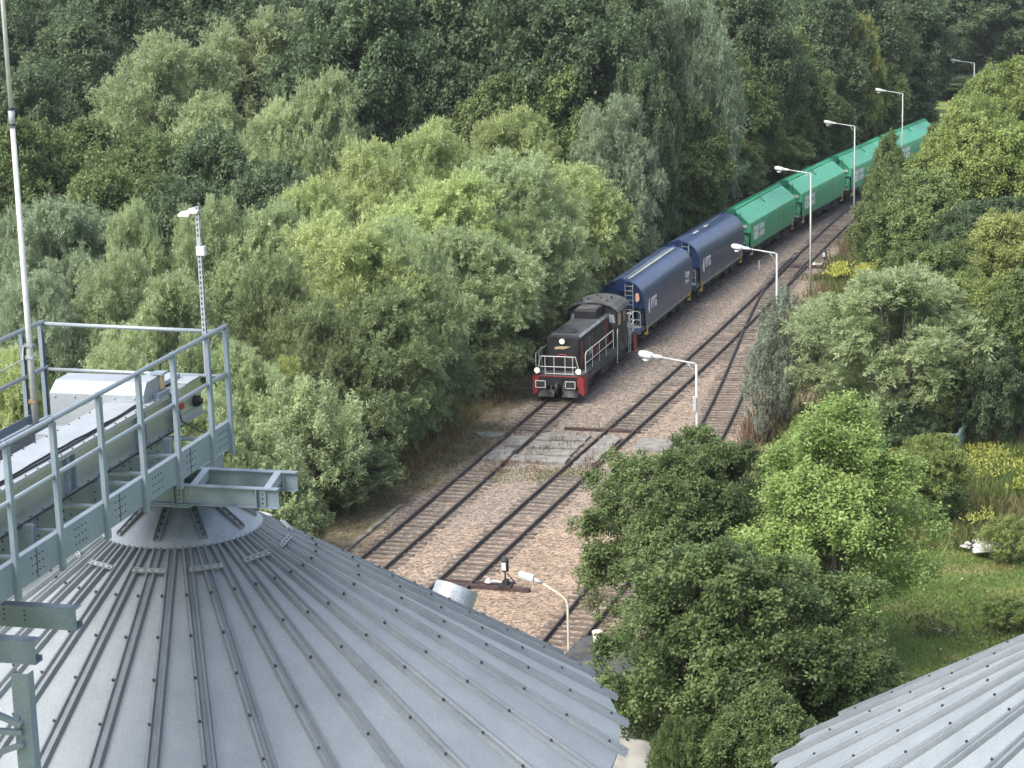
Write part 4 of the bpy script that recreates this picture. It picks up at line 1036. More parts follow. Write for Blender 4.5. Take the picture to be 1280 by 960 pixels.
def make_loco():
    root = empty('diesel_locomotive', (0,0,0), 0, 'black and red diesel shunting locomotive with white railings, headlights lit', 'locomotive')
    rx = 6.75                       # buffer faces at +-7.1
    # frame and platform
    b = MB(); b.box(-6.35, 6.35, -1.42, 1.42, 1.38, 1.46); b.build('platform', M['loco_roof'], root)
    b = MB()
    for y in (-1.40, 1.40): b.box(-6.3, 6.3, y-.03, y+.03, .98, 1.38)
    b.box(-6.2, 6.2, -1.0, 1.0, .8, 1.36); b.build('side_sill', M['loco_frame'], root)
    for sx in (-1, 1):
        bb_ = MB().box(min(sx*6.3, sx*6.42), max(sx*6.3, sx*6.42), -1.45, 1.45, .82, 1.40).build('buffer_beam', M['red'], root)
        MB().box(min(sx*6.42, sx*6.43), max(sx*6.42, sx*6.43), -1.12, 1.12, .83, 1.36).build('beam_plate', M['loco'], bb_)
    # corner steps
    for sx in (-1, 1):
        for sy in (-1, 1):
            b = MB(); x0 = sx*5.9
            b.prism([(sx*6.38, .30),(sx*5.75,.30),(sx*5.55,.55),(sx*5.5,1.4),(sx*6.38,1.4)], sy*1.47, sy*1.50, 'y')
            b.prism([(sy*1.50,.30),(sy*1.50,1.4),(sy*1.12,1.4),(sy*1.20,.45)], sx*6.40, sx*6.43, 'x')
            st = b.build('corner_step', M['red'], root)
            tr_ = MB()
            for z in (.38, .72, 1.06): tr_.box(min(sx*5.75, sx*6.35), max(sx*5.75, sx*6.35), sy*1.3-.17, sy*1.3+.17, z, z+.03)
            tr_.build('tread', M['under'], st)
    # long hood with rounded shoulders
    def hood_prof(w, z1, r, z0=1.46):
        pts = [(w, z0), (w, z1-r)]+[(w-r+r*math.cos(a), z1-r+r*math.sin(a)) for a in np.linspace(PI/8, PI/2, 4)]
        return pts+[(-y, z) for y, z in pts[::-1]]
    b = MB(); pr = hood_prof(.98, 3.50, .26); n = len(pr)
    xs = [(-1.6, 1, 0), (5.12, 1, 0), (5.27, .965, -.05), (5.33, .90, -.14)]
    vs = [(x, y*k, 1.46+(z-1.46)*(1+dz*.2)) for x, k, dz in xs for y, z in pr]
    b.add(vs, [(i*n+j, i*n+j+1, (i+1)*n+j+1, (i+1)*n+j) for i in range(3) for j in range(n-1)]+[tuple(3*n+j for j in range(n))])
    hd = b.build('long_hood', M['loco'], root, auto=32)
    b = MB(); b.box(-1.5, 5.0, -.80, .80, 3.50, 3.515)
    for x in (-.2, 1.1, 2.4): b.box(x-.02, x+.02, -.82, .82, 3.515, 3.53)
    b.build('hood_roof', M['loco_roof'], hd)
    b = MB(); b.prism([(.83,3.497),(.97,3.37),(1.0,3.40),(.86,3.525)], -1.3, 5.05, 'x'); b.build('gutter_strip', mat('worn_silver', (.24,.25,.26), .5, .3, var=.35, scale=2), hd)
    b = MB(); b.disc((4.05,0,3.515), (0,0,1), .62, .06, 28, .60); b.disc((4.05,0,3.575), (0,0,1), .54, .012, 28); b.build('fan_ring', M['under'], hd, auto=30)
    b = MB(); b.tube([(3.3,-.55,3.52),(3.3,-.55,3.64)], .10, 10); b.build('vent_cap', M['loco_roof'], hd)
    # doors, grilles, red panels on the east side (and the west one)
    for sy in (-1, 1):
        y0 = sy*.982
        for x in (4.7, 3.9, 3.1, 2.3, 1.5, .7, -.1, -.9):
            b = MB(); b.box(x-.36, x+.36, min(y0, y0+sy*.018), max(y0, y0+sy*.018), 1.6, 3.1); b.build('hood_door', M['loco'] if x != 3.1 else M['loco_roof'], hd)
        rp = MB()
        for pg in ([(5.0,3.2),(4.72,3.05),(4.80,2.7),(4.65,2.2),(4.85,1.7),(5.1,1.6),(5.08,2.4)], [(2.65,2.3),(2.4,2.35),(2.2,1.9),(2.1,1.5),(2.55,1.5)], [(1.6,2.2),(1.2,2.2),(1.15,1.5),(1.7,1.5)], [(-.5,3.1),(-1.0,3.2),(-1.3,2.7),(-1.2,2.3),(-1.45,1.9),(-1.1,1.7),(-.75,2.2),(-.85,2.6)]):
            rp.prism(pg, y0+sy*.020, y0+sy*.026, 'y')
        rp.build('red_panels', M['red'], hd)
        b = MB()
        for k in range(7): b.box(.2+.30*k, .42+.30*k, min(y0+sy*.02, y0+sy*.03), max(y0+sy*.02, y0+sy*.03), 3.12, 3.2)
        b.build('louvre', M['under'], hd)
        b = MB(); b.box(-.62, .0, min(y0+sy*.02, y0+sy*.03), max(y0+sy*.02, y0+sy*.03), 2.35, 3.05); b.build('grille', mat('grey_grille_loco', (.06,.065,.065), .7, 0, var=.3, scale=30), hd)
    text('lettering', 'RAIL', .42, mat('dull_white', (.45,.46,.46), .7), hd, (3.25, 1.012, 2.12), (PI/2, 0, PI), bold=.01, sx=.75)
    b = MB(); b.box(2.3, 3.3, 1.003, 1.010, 2.02, 2.06); b.build('lettering_rule', M['white'], hd)
    # nose: headlight, wing badge, red hoop
    b = MB(); b.tube([(5.25,0,3.22),(5.42,0,3.22)], .20, 18); b.build('lamp_bezel', M['under'], hd, auto=30)
    b = MB(); b.disc((5.42,0,3.22), (1,0,0), .155, .02, 18); b.build('headlight', M['headlight'], hd)
    b = MB(); b.prism([(-.48,2.86),(-.10,2.93),(.30,2.92),(.50,2.90),(.20,2.80),(.05,2.74),(-.20,2.76),(-.44,2.72)], 5.345, 5.36, 'x'); b.build('wing_badge', M['cream'], hd)
    b = MB(); b.tube([(5.36,-.36,2.2),(5.38,-.30,2.36),(5.38,-.14,2.44),(5.38,.14,2.44),(5.38,.30,2.36),(5.36,.36,2.2)], .035, 6); b.build('red_hoop', M['red'], hd)
    b = MB(); b.box(5.34, 5.36, -.75, -.1, 1.55, 2.7); b.box(5.34, 5.36, .1, .75, 1.55, 2.7); b.build('nose_door', M['loco'], hd)
    # exhaust / radiator box in front of the cab
    b = MB(); b.prism([(-1.9,3.5),(.25,3.5),(.25,3.98),(.10,4.05),(-1.9,4.05)], -.68, .68, 'y'); bx = b.build('roof_box', M['loco'], root, bevel=.03)
    b = MB(); b.box(-1.85, .05, -.60, .60, 4.05, 4.07); b.build('roof_box_lid', M['loco_roof'], bx)
    # cab
    b = MB(); c0, c1 = -4.15, -1.55
    b.prism([(1.45,1.46),(1.45,3.55),(1.20,3.95),(.6,4.10),(-.6,4.10),(-1.20,3.95),(-1.45,3.55),(-1.45,1.46)], c0, c1, 'x'); cb_ = b.build('cab', M['loco'], root)
    arch = [(1.62,3.62),(1.5,3.80),(1.15,4.02),(.6,4.16),(0,4.21),(-.6,4.16),(-1.15,4.02),(-1.5,3.80),(-1.62,3.62)]
    b = MB(); b.prism(arch+[(y*.985, z-.05) for y, z in arch[::-1]], c0-.18, c1+.22, 'x'); rf_ = b.build('roof', M['loco_roof'], cb_)
    b = MB()
    for x, y in ((-2.2,.7),(-2.7,.2),(-3.2,.75),(-2.4,-.5),(-3.5,-.2)): b.tube([(x,y,4.10),(x,y,4.26)], .06, 8)
    b.tube([(-1.7,-.75,4.10),(-1.7,-.75,4.34)], .11, 8); b.tube([(-1.6,-.9,4.2),(-1.3,-.9,4.2)], .06, 8); b.build('horn', M['under'], rf_)
    for sy in (-1, 1):
        b = MB(); b.box(c1+.001, c1+.02, sy*1.18-.22, sy*1.18+.22, 2.75, 3.55); b.build('front_window', M['glass'], cb_)
        b = MB(); b.prism([(sy*.45,3.60),(sy*1.30,3.42),(sy*1.38,2.95),(sy*1.0,2.95),(sy*.99,3.45),(sy*.45,3.56)], c1+.02, c1+.03, 'x'); b.build('front_pane_reflection', mat('pane_reflection', (.25,.28,.31), .12), cb_)  # pale reflection painted into the colour of the cab front panes
        for x in (-2.15, -3.35):
            b = MB(); b.box(x-.42, x+.42, min(sy*1.45, sy*1.475), max(sy*1.45, sy*1.475), 2.65, 3.50); wn = b.build('side_window', M['under'], cb_)
            b = MB(); b.box(x-.36, x+.36, min(sy*1.475, sy*1.485), max(sy*1.475, sy*1.485), 2.71, 3.44); b.build('curtain' if x > -2.5 else 'pane', M['cream'] if x > -2.5 else M['glass'], wn)
        b = MB(); b.box(-3.9, -2.9, min(sy*1.45, sy*1.47), max(sy*1.45, sy*1.47), 1.5, 2.6); b.build('side_panel', M['loco_frame'], cb_)
    # short hood
    b = MB(); pr = hood_prof(.98, 3.0, .22); n = len(pr)
    vs = [(x, y, z) for x in (-4.15, -5.55) for y, z in pr]; b.add(vs, [(j, j+1, n+j+1, n+j) for j in range(n-1)]+[tuple(n+j for j in range(n))]); b.build('short_hood', M['loco_roof'], root, auto=32)
    # white railings
    W = M['white']; zp = 1.46
    b = MB(); b.tube([(6.30,-1.30,zp),(6.30,-1.02,2.52),(6.30,1.02,2.52),(6.30,1.30,zp)], .030, 8); b.tube([(6.30,-1.05,1.92),(6.30,1.05,1.92)], .024, 8)
    for y in (-.78, -.25, .40, .85): b.tube([(6.30,y,zp),(6.30,y,2.52)], .022, 8)
    b.tube([(6.30,-.8,1.52),(6.30,.9,1.52)], .022, 8); b.build('front_railing', W, root)
    b = MB(); b.tube([(6.1,-1.38,zp),(6.1,-1.38,2.6),(4.9,-1.38,2.75),(4.9,-1.38,zp)], .022, 8); b.build('side_railing', W, root)
    b = MB(); b.tube([(5.45,1.38,zp),(5.45,1.38,2.48),(5.2,1.38,2.62),(-1.0,1.38,2.62),(-1.0,1.38,zp)], .028, 8); b.tube([(5.45,1.38,1.98),(-1.0,1.38,1.98)], .022, 8)
    for x in (3.9, 2.3, .75): b.tube([(x,1.38,zp),(x,1.38,2.62)], .016, 6)
    b.build('side_railing', W, root)
    b = MB(); b.tube([(5.45,-1.38,zp),(5.45,-1.38,2.62),(-1.0,-1.38,2.62),(-1.0,-1.38,zp)], .028, 8); b.build('side_railing', W, root)
    for x in (-1.45, -4.3, -4.75): 
        b = MB(); b.tube([(x,1.50,.5),(x,1.52,1.4),(x,1.52,2.4),(x-.2,1.5,2.55)], .024, 6); b.build('grab_rail', W, root)
    b = MB(); b.tube([(-4.9,1.4,zp),(-4.9,1.4,2.6),(-5.2,1.4,2.75),(-6.1,1.4,2.75),(-6.3,1.3,2.6),(-6.3,1.3,zp)], .032, 8); b.tube([(-4.9,1.4,2.0),(-6.2,1.4,2.2)], .03, 6); b.tube([(-4.9,1.4,1.6),(-6.2,1.4,1.7)], .024, 6); b.tube([(-6.3,1.2,2.6),(-6.3,-1.2,2.6)], .028, 6); b.build('rear_railing', W, root)
    # headlights, ploughs, bogies, tank
    for y in (-1.22, 1.22):
        b = MB(); b.tube([(6.28,y,1.72),(6.45,y,1.72)], .18, 16); hl = b.build('lamp_bezel', M['under'], root, auto=30)
        b = MB(); b.disc((6.45,y,1.72), (1,0,0), .165, .02, 16); b.build('headlight', M['headlight'], hl)
    for y in (-.70, .70):
        b = MB(); v_ = [(6.15,y-.46,.62),(6.15,y+.46,.62),(6.55,y+.46,.22),(6.55,y-.46,.22),(6.35,y+.46,.14),(6.35,y-.46,.14)]
        b.add(v_+[(p[0]-.04,p[1],p[2]) for p in v_], [(0,1,2,3),(3,2,4,5),(6,7,8,9),(9,8,10,11),(0,3,9,6),(1,2,8,7),(0,1,7,6),(5,4,10,11)]); b.build('rail_guard', M['loco_frame'], root)
    for sx in (-1, 1):
        for y in (-.875, .875):
            b = MB(); b.tube([(sx*6.4,y,1.05),(sx*6.95,y,1.05)], .11, 10); b.box(min(sx*6.95,sx*7.0), max(sx*6.95,sx*7.0), y-.29, y+.29, .86, 1.24); bf = b.build('buffer', M['under'], root)
            b = MB()
            for q in ((-.31,-.26,.84,1.26),(.26,.31,.84,1.26),(-.31,.31,1.22,1.27),(-.31,.31,.83,.87)): b.box(min(sx*7.0,sx*7.012), max(sx*7.0,sx*7.012), y+q[0], y+q[1], q[2], q[3])
            b.build('buffer_rim', mat('buffer_rim_white', (.5,.5,.48), .6), bf)
        b = MB(); b.tube([(sx*6.4,0,1.0),(sx*6.85,0,1.0),(sx*6.9,0,.85)], .06, 8); b.tube([(sx*6.5,0,.95),(sx*6.8,0,.65),(sx*6.6,0,.45)], .04, 6); b.tube([(sx*6.5,.35,.9),(sx*6.75,.38,.6),(sx*6.6,.36,.35)], .03, 6); b.tube([(sx*6.5,-.35,.9),(sx*6.75,-.38,.6),(sx*6.6,-.36,.35)], .03, 6); b.build('coupling_hook', M['loco_frame'], root)
    b = MB(); b.prism([(-1.6,.98),(1.6,.98),(1.5,.45),(-1.5,.45)], -1.25, 1.25, 'y'); b.tube([(-2.1,1.2,.6),(-1.6,1.2,.6)], .18, 10); b.build('fuel_tank', M['under'], root)
    for x in (-4.2, 4.2): bogie(root, x, 2.5, M['under'])
    return root
loco = make_loco(); place(loco, s_of_y(121.1)+7.0, 6.6)

# ------------------------------------------------------------------ trees
def leaf_mesh(name, P, A, N, ln, wd, tint):
    """P leaf centres, A long axes, N normals -> rhombic leaves as one mesh"""
    n = len(P)
    N = N - A*np.sum(N*A, 1, keepdims=True); N /= np.linalg.norm(N, axis=1, keepdims=True)+1e-9
    S = np.cross(A, N)
    ln = np.broadcast_to(ln, n)[:, None]; wd = np.broadcast_to(wd, n)[:, None]
    v = np.empty((n, 4, 3), dtype=np.float32)
    v[:, 0] = P-A*ln/2; v[:, 1] = P+S*wd/2-A*ln*.05+N*wd*.12; v[:, 2] = P+A*ln/2; v[:, 3] = P-S*wd/2-A*ln*.05+N*wd*.12
    me = bpy.data.meshes.new(name)
    me.vertices.add(4*n); me.vertices.foreach_set('co', v.reshape(-1))
    me.loops.add(4*n); me.loops.foreach_set('vertex_index', np.arange(4*n, dtype=np.int32))
    me.polygons.add(n); me.polygons.foreach_set('loop_start', np.arange(0, 4*n, 4, dtype=np.int32)); 
    me.update(calc_edges=True)
    a = me.attributes.new('tint', 'FLOAT', 'FACE'); a.data.foreach_set('value', np.clip(tint, 0, 1).astype(np.float32))
    return me
def unit(v): return v/(np.linalg.norm(v, axis=-1, keepdims=True)+1e-9)

def crown(name, seed, style, nleaf, H=10., Rc=4.5, zb=.07, ln=.16, wd=.07, ragged=False):
    """crown mesh for a tree H tall with crown radius Rc; style: willow, broad, bush"""
    g = np.random.default_rng(seed)
    nl = dict(willow=26, broad=30, bush=14)[style]*(2 if ragged else 1)
    zc = H*(zb+(1-zb)*.50); hz = H*(1-zb)*.5
    # lobes spread over an egg shape; each lobe reaches to a different distance so the outline is uneven
    L = []; tries = 0
    while len(L) < nl and tries < 4000:
        tries += 1
        dv = unit(g.normal(size=3)); 
        if dv[2] < -.55: continue
        rf = g.uniform(.50, .78) if not ragged else g.uniform(.42, .95); c = np.array([dv[0]*Rc*rf, dv[1]*Rc*rf, zc+dv[2]*hz*rf*(1.0 if dv[2] > 0 else .9)])
        w_ = 1-.35*max(0, dv[2]) if style != 'broad' else 1
        c[:2] *= w_
        r = Rc*(g.uniform(.24, .42) if not ragged else g.uniform(.15, .34))*(1.0 if style != 'bush' else 1.25)
        if all(np.linalg.norm(c-q[0]) > .50*(r+q[1])*.8 for q in L): L.append((c, r))
    L.append((np.array([0, 0, zc]), Rc*.55)); L.append((np.array([0, 0, zc-hz*.4]), Rc*.5))
    C = np.array([q[0] for q in L]); RL = np.array([q[1] for q in L])
    lobe_tint = g.uniform(-.18, .18, len(L))
    zmid = np.array([0, 0, zc-hz*.25])
    # clumps sitting on every lobe
    per_l = np.maximum(3, (RL/Rc*34).astype(int)); sub = np.repeat(np.arange(len(L)), per_l); ns = len(sub)
    sd_ = unit(unit(g.normal(size=(ns, 3)))+unit(C[sub]-zmid+1e-3)*.6+np.array([0, 0, .25]))
    SC = C[sub]+sd_*(RL[sub]*g.uniform(.60, 1.12, ns))[:, None]
    SR = RL[sub]*g.uniform(.20, .42, ns)
    sub_tint = lobe_tint[sub]+g.normal(size=ns)*.10
    per = dict(willow=34, broad=34, bush=34)[style]
    nt_ = int(nleaf/per); w_ = SR**2; w_ /= w_.sum()
    li = g.choice(ns, nt_, p=w_)
    dv = unit(unit(g.normal(size=(nt_, 3)))+sd_[li]*.75+np.array([0, 0, .30]))
    T = SC[li]+dv*(SR[li]*g.uniform(.45, 1.25, nt_))[:, None]
    keep = T[:, 2] > H*zb*.5; T, dv, li = T[keep], dv[keep], li[keep]; nt_ = len(T)
    lobe_tint = sub_tint
    if style == 'willow':
        ax = unit(dv*.9+np.array([0, 0, .62])+g.normal(size=(nt_, 3))*.30); sl_, sw = H*.085, H*.013
        droop = g.random(nt_) < .35; ax[droop] = unit(dv[droop]*.8+np.array([0, 0, -.35])+g.normal(size=(droop.sum(), 3))*.25)
    elif style == 'broad':
        ax = unit(dv*1.1+np.array([0, 0, .18])+g.normal(size=(nt_, 3))*.35); sl_, sw = H*.060, H*.020
    else:
        ax = unit(dv*.7+np.array([0, 0, .85])+g.normal(size=(nt_, 3))*.30); sl_, sw = H*.10, H*.022
    ti = np.repeat(np.arange(nt_), per); n = len(ti)
    t = g.random(n)
    wr = sw*(1.15-.75*t)
    off = g.normal(size=(n, 3)); off -= ax[ti]*np.sum(off*ax[ti], 1, keepdims=True)*(.8)
    P = T[ti]+ax[ti]*(t[:, None]-.3)*sl_*g.uniform(.75, 1.25, nt_)[ti][:, None]+off*wr[:, None]
    if style == 'willow':
        P[:, 2] -= (t**2)*sl_*.22
        A = unit(ax[ti]*.9+unit(off)*.7+g.normal(size=(n, 3))*.25+np.array([0, 0, -.15]))
        Nn = unit(dv[ti]*.8+np.array([0, 0, .9])+g.normal(size=(n, 3))*.5)
    else:
        A = unit(ax[ti]*.5+unit(off)*.8+g.normal(size=(n, 3))*.4+np.array([0, 0, -.25]))
        Nn = unit(dv[ti]*.75+np.array([0, 0, .95])+g.normal(size=(n, 3))*.42)
    tint = .42+lobe_tint[li][ti]+g.normal(size=nt_)[ti]*.13+g.normal(size=n)*.16+.16*t
    me = leaf_mesh(name, P, A, Nn, ln*g.uniform(.7, 1.3, n), wd*g.uniform(.75, 1.25, n), tint)
    # limbs
    b = MB(); multi = style in ('willow', 'bush')
    base = [(0, 0)] if not multi else [(g.uniform(-.35, .35), g.uniform(-.35, .35)) for _ in range(4)]
    for bx, by in base:
        r0 = H*(.020 if not multi else .012)
        tx, ty = bx*4, by*4
        b.tube([(bx, by, -.2), (bx+tx*.15, by+ty*.15, H*.2), (bx+tx*.35, by+ty*.35, H*.45), (bx+tx*.5, by+ty*.5, H*.72)], [r0*1.25, r0, r0*.62, r0*.2], 7)
    order = g.permutation(len(L)-2)[:14]
    for q in order:
        bx, by = base[g.integers(len(base))]; c = C[q]; z0 = H*g.uniform(.15, .42); r0 = H*.0065
        s_ = np.array([bx+bx*4*.3, by+by*4*.3, z0]); mid = s_*.5+c*.5+np.array([0, 0, -.03*H]); e = c+unit(c-np.array([0, 0, zc]))*RL[q]*.5
        b.tube([s_, mid, c, e], [r0*1.3, r0, r0*.6, r0*.2], 5)
    tm = bpy.data.meshes.new(name+'_trunk'); tm.from_pydata(b.v, [], b.f); tm.polygons.foreach_set('use_smooth', [True]*len(tm.polygons))
    return me, tm
LIB = {
 'wA': (crown('willow_crown_a', 21, 'willow', 95000, ln=.21, wd=.060), 10, 4.5),
 'wB': (crown('willow_crown_b', 22, 'willow', 95000, ln=.21, wd=.060), 10, 4.5),
 'wC': (crown('willow_crown_c', 23, 'willow', 95000, Rc=4.2, ln=.21, wd=.060), 10, 4.2),
 'bA': (crown('broad_crown_a', 31, 'broad', 80000, Rc=4.2, ln=.165, wd=.115), 10, 4.2),
 'bB': (crown('broad_crown_b', 32, 'broad', 80000, Rc=4.0, ln=.165, wd=.115), 10, 4.0),
 'bC': (crown('broad_crown_c', 33, 'broad', 80000, Rc=3.7, ln=.165, wd=.115), 10, 3.7),
 'nA': (crown('near_crown_a', 41, 'broad', 150000, H=10, Rc=4.6, zb=.08, ln=.15, wd=.105, ragged=True), 10, 4.6),
 'nB': (crown('near_crown_b', 42, 'broad', 150000, H=10, Rc=4.3, zb=.08, ln=.145, wd=.10, ragged=True), 10, 4.3),
 'nC': (crown('near_crown_c', 43, 'bush', 125000, H=10, Rc=3.0, zb=.04, ln=.13, wd=.085, ragged=True), 10, 3.0),
 'sA': (crown('shrub_crown_a', 51, 'bush', 30000, H=5, Rc=2.4, zb=.03, ln=.15, wd=.055), 5, 2.4),
 'sB': (crown('shrub_crown_b', 52, 'bush', 30000, H=5, Rc=2.4, zb=.03, ln=.15, wd=.06), 5, 2.4)}
for k, ((me, tm), _, _) in LIB.items():
    me.materials.append(FM['md']); tm.materials.append(M['bark'])
tree_rng = random.Random(99)
def tree(kind, tone, x, y, H, Rc, label=None, group=None, cat='tree', name='tree', bark=None, z=0.0, rot=None):
    (me, tm), H0, R0 = LIB[kind]
    root = empty(name, (x, y, z), tree_rng.uniform(0, 2*PI) if rot is None else rot, label, cat, group)
    sx = Rc/R0; sz = H/H0
    for nm, m_, mm in (('trunk', tm, bark or M['bark']), ('crown', me, FM[tone])):
        o = bpy.data.objects.new(nm, m_); COL.objects.link(o); o.parent = root; o.scale = (sx, sx*tree_rng.uniform(.9, 1.1), sz)
        o.material_slots[0].link = 'OBJECT'; o.material_slots[0].material = mm
    return root
def ptree(px_, py_, H, Wpx, kind, tone, label, group, name='tree', cat='tree', bark=None):
    # keep every tree clear of the tracks: move it along its line of sight until it stands beside them
    for _ in range(60):
        p = at(px_, py_+Wpx*.03, H); s_ = F/proj((p[0], p[1], H*.5))[2]; rc = Wpx/2/s_
        east = max(cx(T2, p[1]), cx(T4, p[1]) if p[1] < 166 else -99)
        if group in (GW, GD) or (group and group.startswith(('pale crowns', 'willow shrubs'))):
            if (p[0]+rc*.80 < cx(T1, p[1])-2.6 and (px_ < 1140 or p[1] > 300)) or H < 3: break
            H -= .25
        else:
            if p[0]-rc*.75 > east+2.2 or p[1] > 235: break
            if H > 14: break
            H += .25
    rc = Wpx/2/s_
    if group == GD and H > 12 and not 735 < px_ < 845: rc = max(rc, (.30 if px_ < 735 else .25)*H)
    if group and group.startswith('pale crowns'): rc = max(rc, .21*H)
    return tree(kind, tone, p[0], p[1], H, rc, label, group, cat, name, bark)
GD = 'broadleaf trees of the dark wood'
GW = 'willows between the dark wood and the railway'
for a in [
 # px, py(top), height, width px, template, tone, label
 (205, 50, 18, 210, 'wA', 'wp', 'broad grey green willow crown, left half of the big dome against the dark wood'),
 (318, 22, 19, 240, 'wB', 'wp', 'tallest grey green willow dome standing against the dark wood'),
 (398, 78, 17, 130, 'wC', 'wl', 'rounded pale willow on the right flank of the big grey dome'),
 (345, 135, 14, 130, 'wA', 'wp', 'lower grey willow lobe in front of the big grey dome'),
 (255, 108, 15, 140, 'wC', 'wp', 'small grey willow bulge low in the big grey dome'),
 (520, 88, 15, 165, 'wC', 'wl', 'pale willow above the middle of the willow belt, under the dark treetops'),
 (495, 118, 12, 110, 'wA', 'wd', 'greener round willow tucked into the pale willows'),
 (598, 112, 14, 90, 'wB', 'wl', 'small pointed pale willow at the back edge of the willow belt'),
 (640, 142, 13, 150, 'wA', 'wy', 'yellow green willow at the back right of the willow belt'),
 (762, 130, 15, 128, 'wB', 'wg', 'lone tall grey willow before the dark trees beyond the blue wagon'),
 (455, 182, 13, 170, 'wB', 'wy', 'yellow green willow at the centre left of the belt, behind the big dome'),
 (540, 158, 13, 140, 'wA', 'wy', 'yellow green willow in the second row, left of centre'),
 (560, 205, 12.5, 170, 'wC', 'wy', 'yellow green willow in the middle of the belt'),
 (640, 195, 12.5, 180, 'wA', 'wl', 'broad pale willow right of the belt middle'),
 (712, 208, 12, 165, 'wB', 'wy', 'big yellow green willow nearest the first blue wagon'),
 (80, 236, 12.5, 150, 'wC', 'wg', 'grey green willow at the left, beside the whip mast'),
 (165, 262, 12, 95, 'wA', 'wl', 'narrow pale willow between the mast and the floodlight strut'),
 (20, 268, 11, 110, 'wB', 'wg', 'grey willow cut by the left picture edge'),
 (140, 325, 10.5, 150, 'wB', 'wl', 'pale willow above the catwalk end rail'),
 (40, 350, 10, 130, 'wA', 'wg', 'grey willow behind the whip mast foot'),
 (255, 258, 12, 120, 'wB', 'wl', 'pale willow just behind the floodlight strut'),
 (330, 243, 12.5, 130, 'wC', 'wl', 'silvery willow right of the floodlight strut'),
 (215, 330, 11, 140, 'wC', 'wl', 'pale willow left of the floodlight strut, low'),
 (385, 232, 12, 120, 'wA', 'wy', 'yellow green willow behind the big dome, left side'),
 (425, 275, 12, 235, 'wA', 'wy', 'big yellow green willow dome right of the floodlight strut'),
 (335, 330, 10.5, 130, 'wB', 'wd', 'deep green willow below the big yellow green dome'),
 (505, 285, 11.5, 150, 'wB', 'wl', 'pale willow dome right of the biggest one'),
 (585, 275, 11.5, 165, 'wC', 'wl', 'pale willow in front of the middle of the belt'),
 (660, 280, 11.5, 150, 'wA', 'wl', 'pale willow standing over the locomotive'),
 (735, 262, 11, 120, 'wC', 'wl', 'pale willow leaning over the first blue wagon'),
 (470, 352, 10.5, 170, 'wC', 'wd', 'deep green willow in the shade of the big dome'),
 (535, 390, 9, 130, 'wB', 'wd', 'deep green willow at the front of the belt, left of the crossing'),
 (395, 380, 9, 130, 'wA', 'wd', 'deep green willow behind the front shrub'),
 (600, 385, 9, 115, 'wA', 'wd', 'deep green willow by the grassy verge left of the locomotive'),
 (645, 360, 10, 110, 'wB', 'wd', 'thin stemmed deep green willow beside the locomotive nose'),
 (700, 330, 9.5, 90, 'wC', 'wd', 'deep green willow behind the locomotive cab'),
 (300, 420, 8.5, 130, 'wC', 'wl', 'pale willow right of the catwalk end posts'),
 (350, 455, 7.0, 90, 'wB', 'yl', 'yellowing willow sapling in front of the belt'),
 (150, 420, 9, 140, 'wB', 'wl', 'pale willow seen through the catwalk railing'),
 (20, 440, 8, 120, 'wA', 'wy', 'yellow green willow low at the left edge behind the railing'),
 (250, 500, 7.5, 130, 'wA', 'wl', 'pale willow seen between the railing end posts'),
]:
    ptree(*a, GW, 'willow_tree', 'willow')
for a in [
 (375, 478, 6.6, 150, 'sA', 'wl', 'pale bushy willow shrub beside the steel beams, left part'),
 (455, 488, 6.2, 120, 'sB', 'wd', 'deep green willow shrub nearest the left track'),
 (330, 545, 5.6, 120, 'sB', 'wl', 'pale willow shrub right behind the outrigger beams'),
 (415, 560, 4.8, 150, 'sA', 'wd', 'low willow shrub in front of the others, by the silo roof edge'),
 (350, 600, 3.6, 110, 'sB', 'wd', 'lowest willow shrub touching the silo roof outline'),
]:
    ptree(*a, 'willow shrubs by the silo roof', 'willow_shrub', 'shrub')
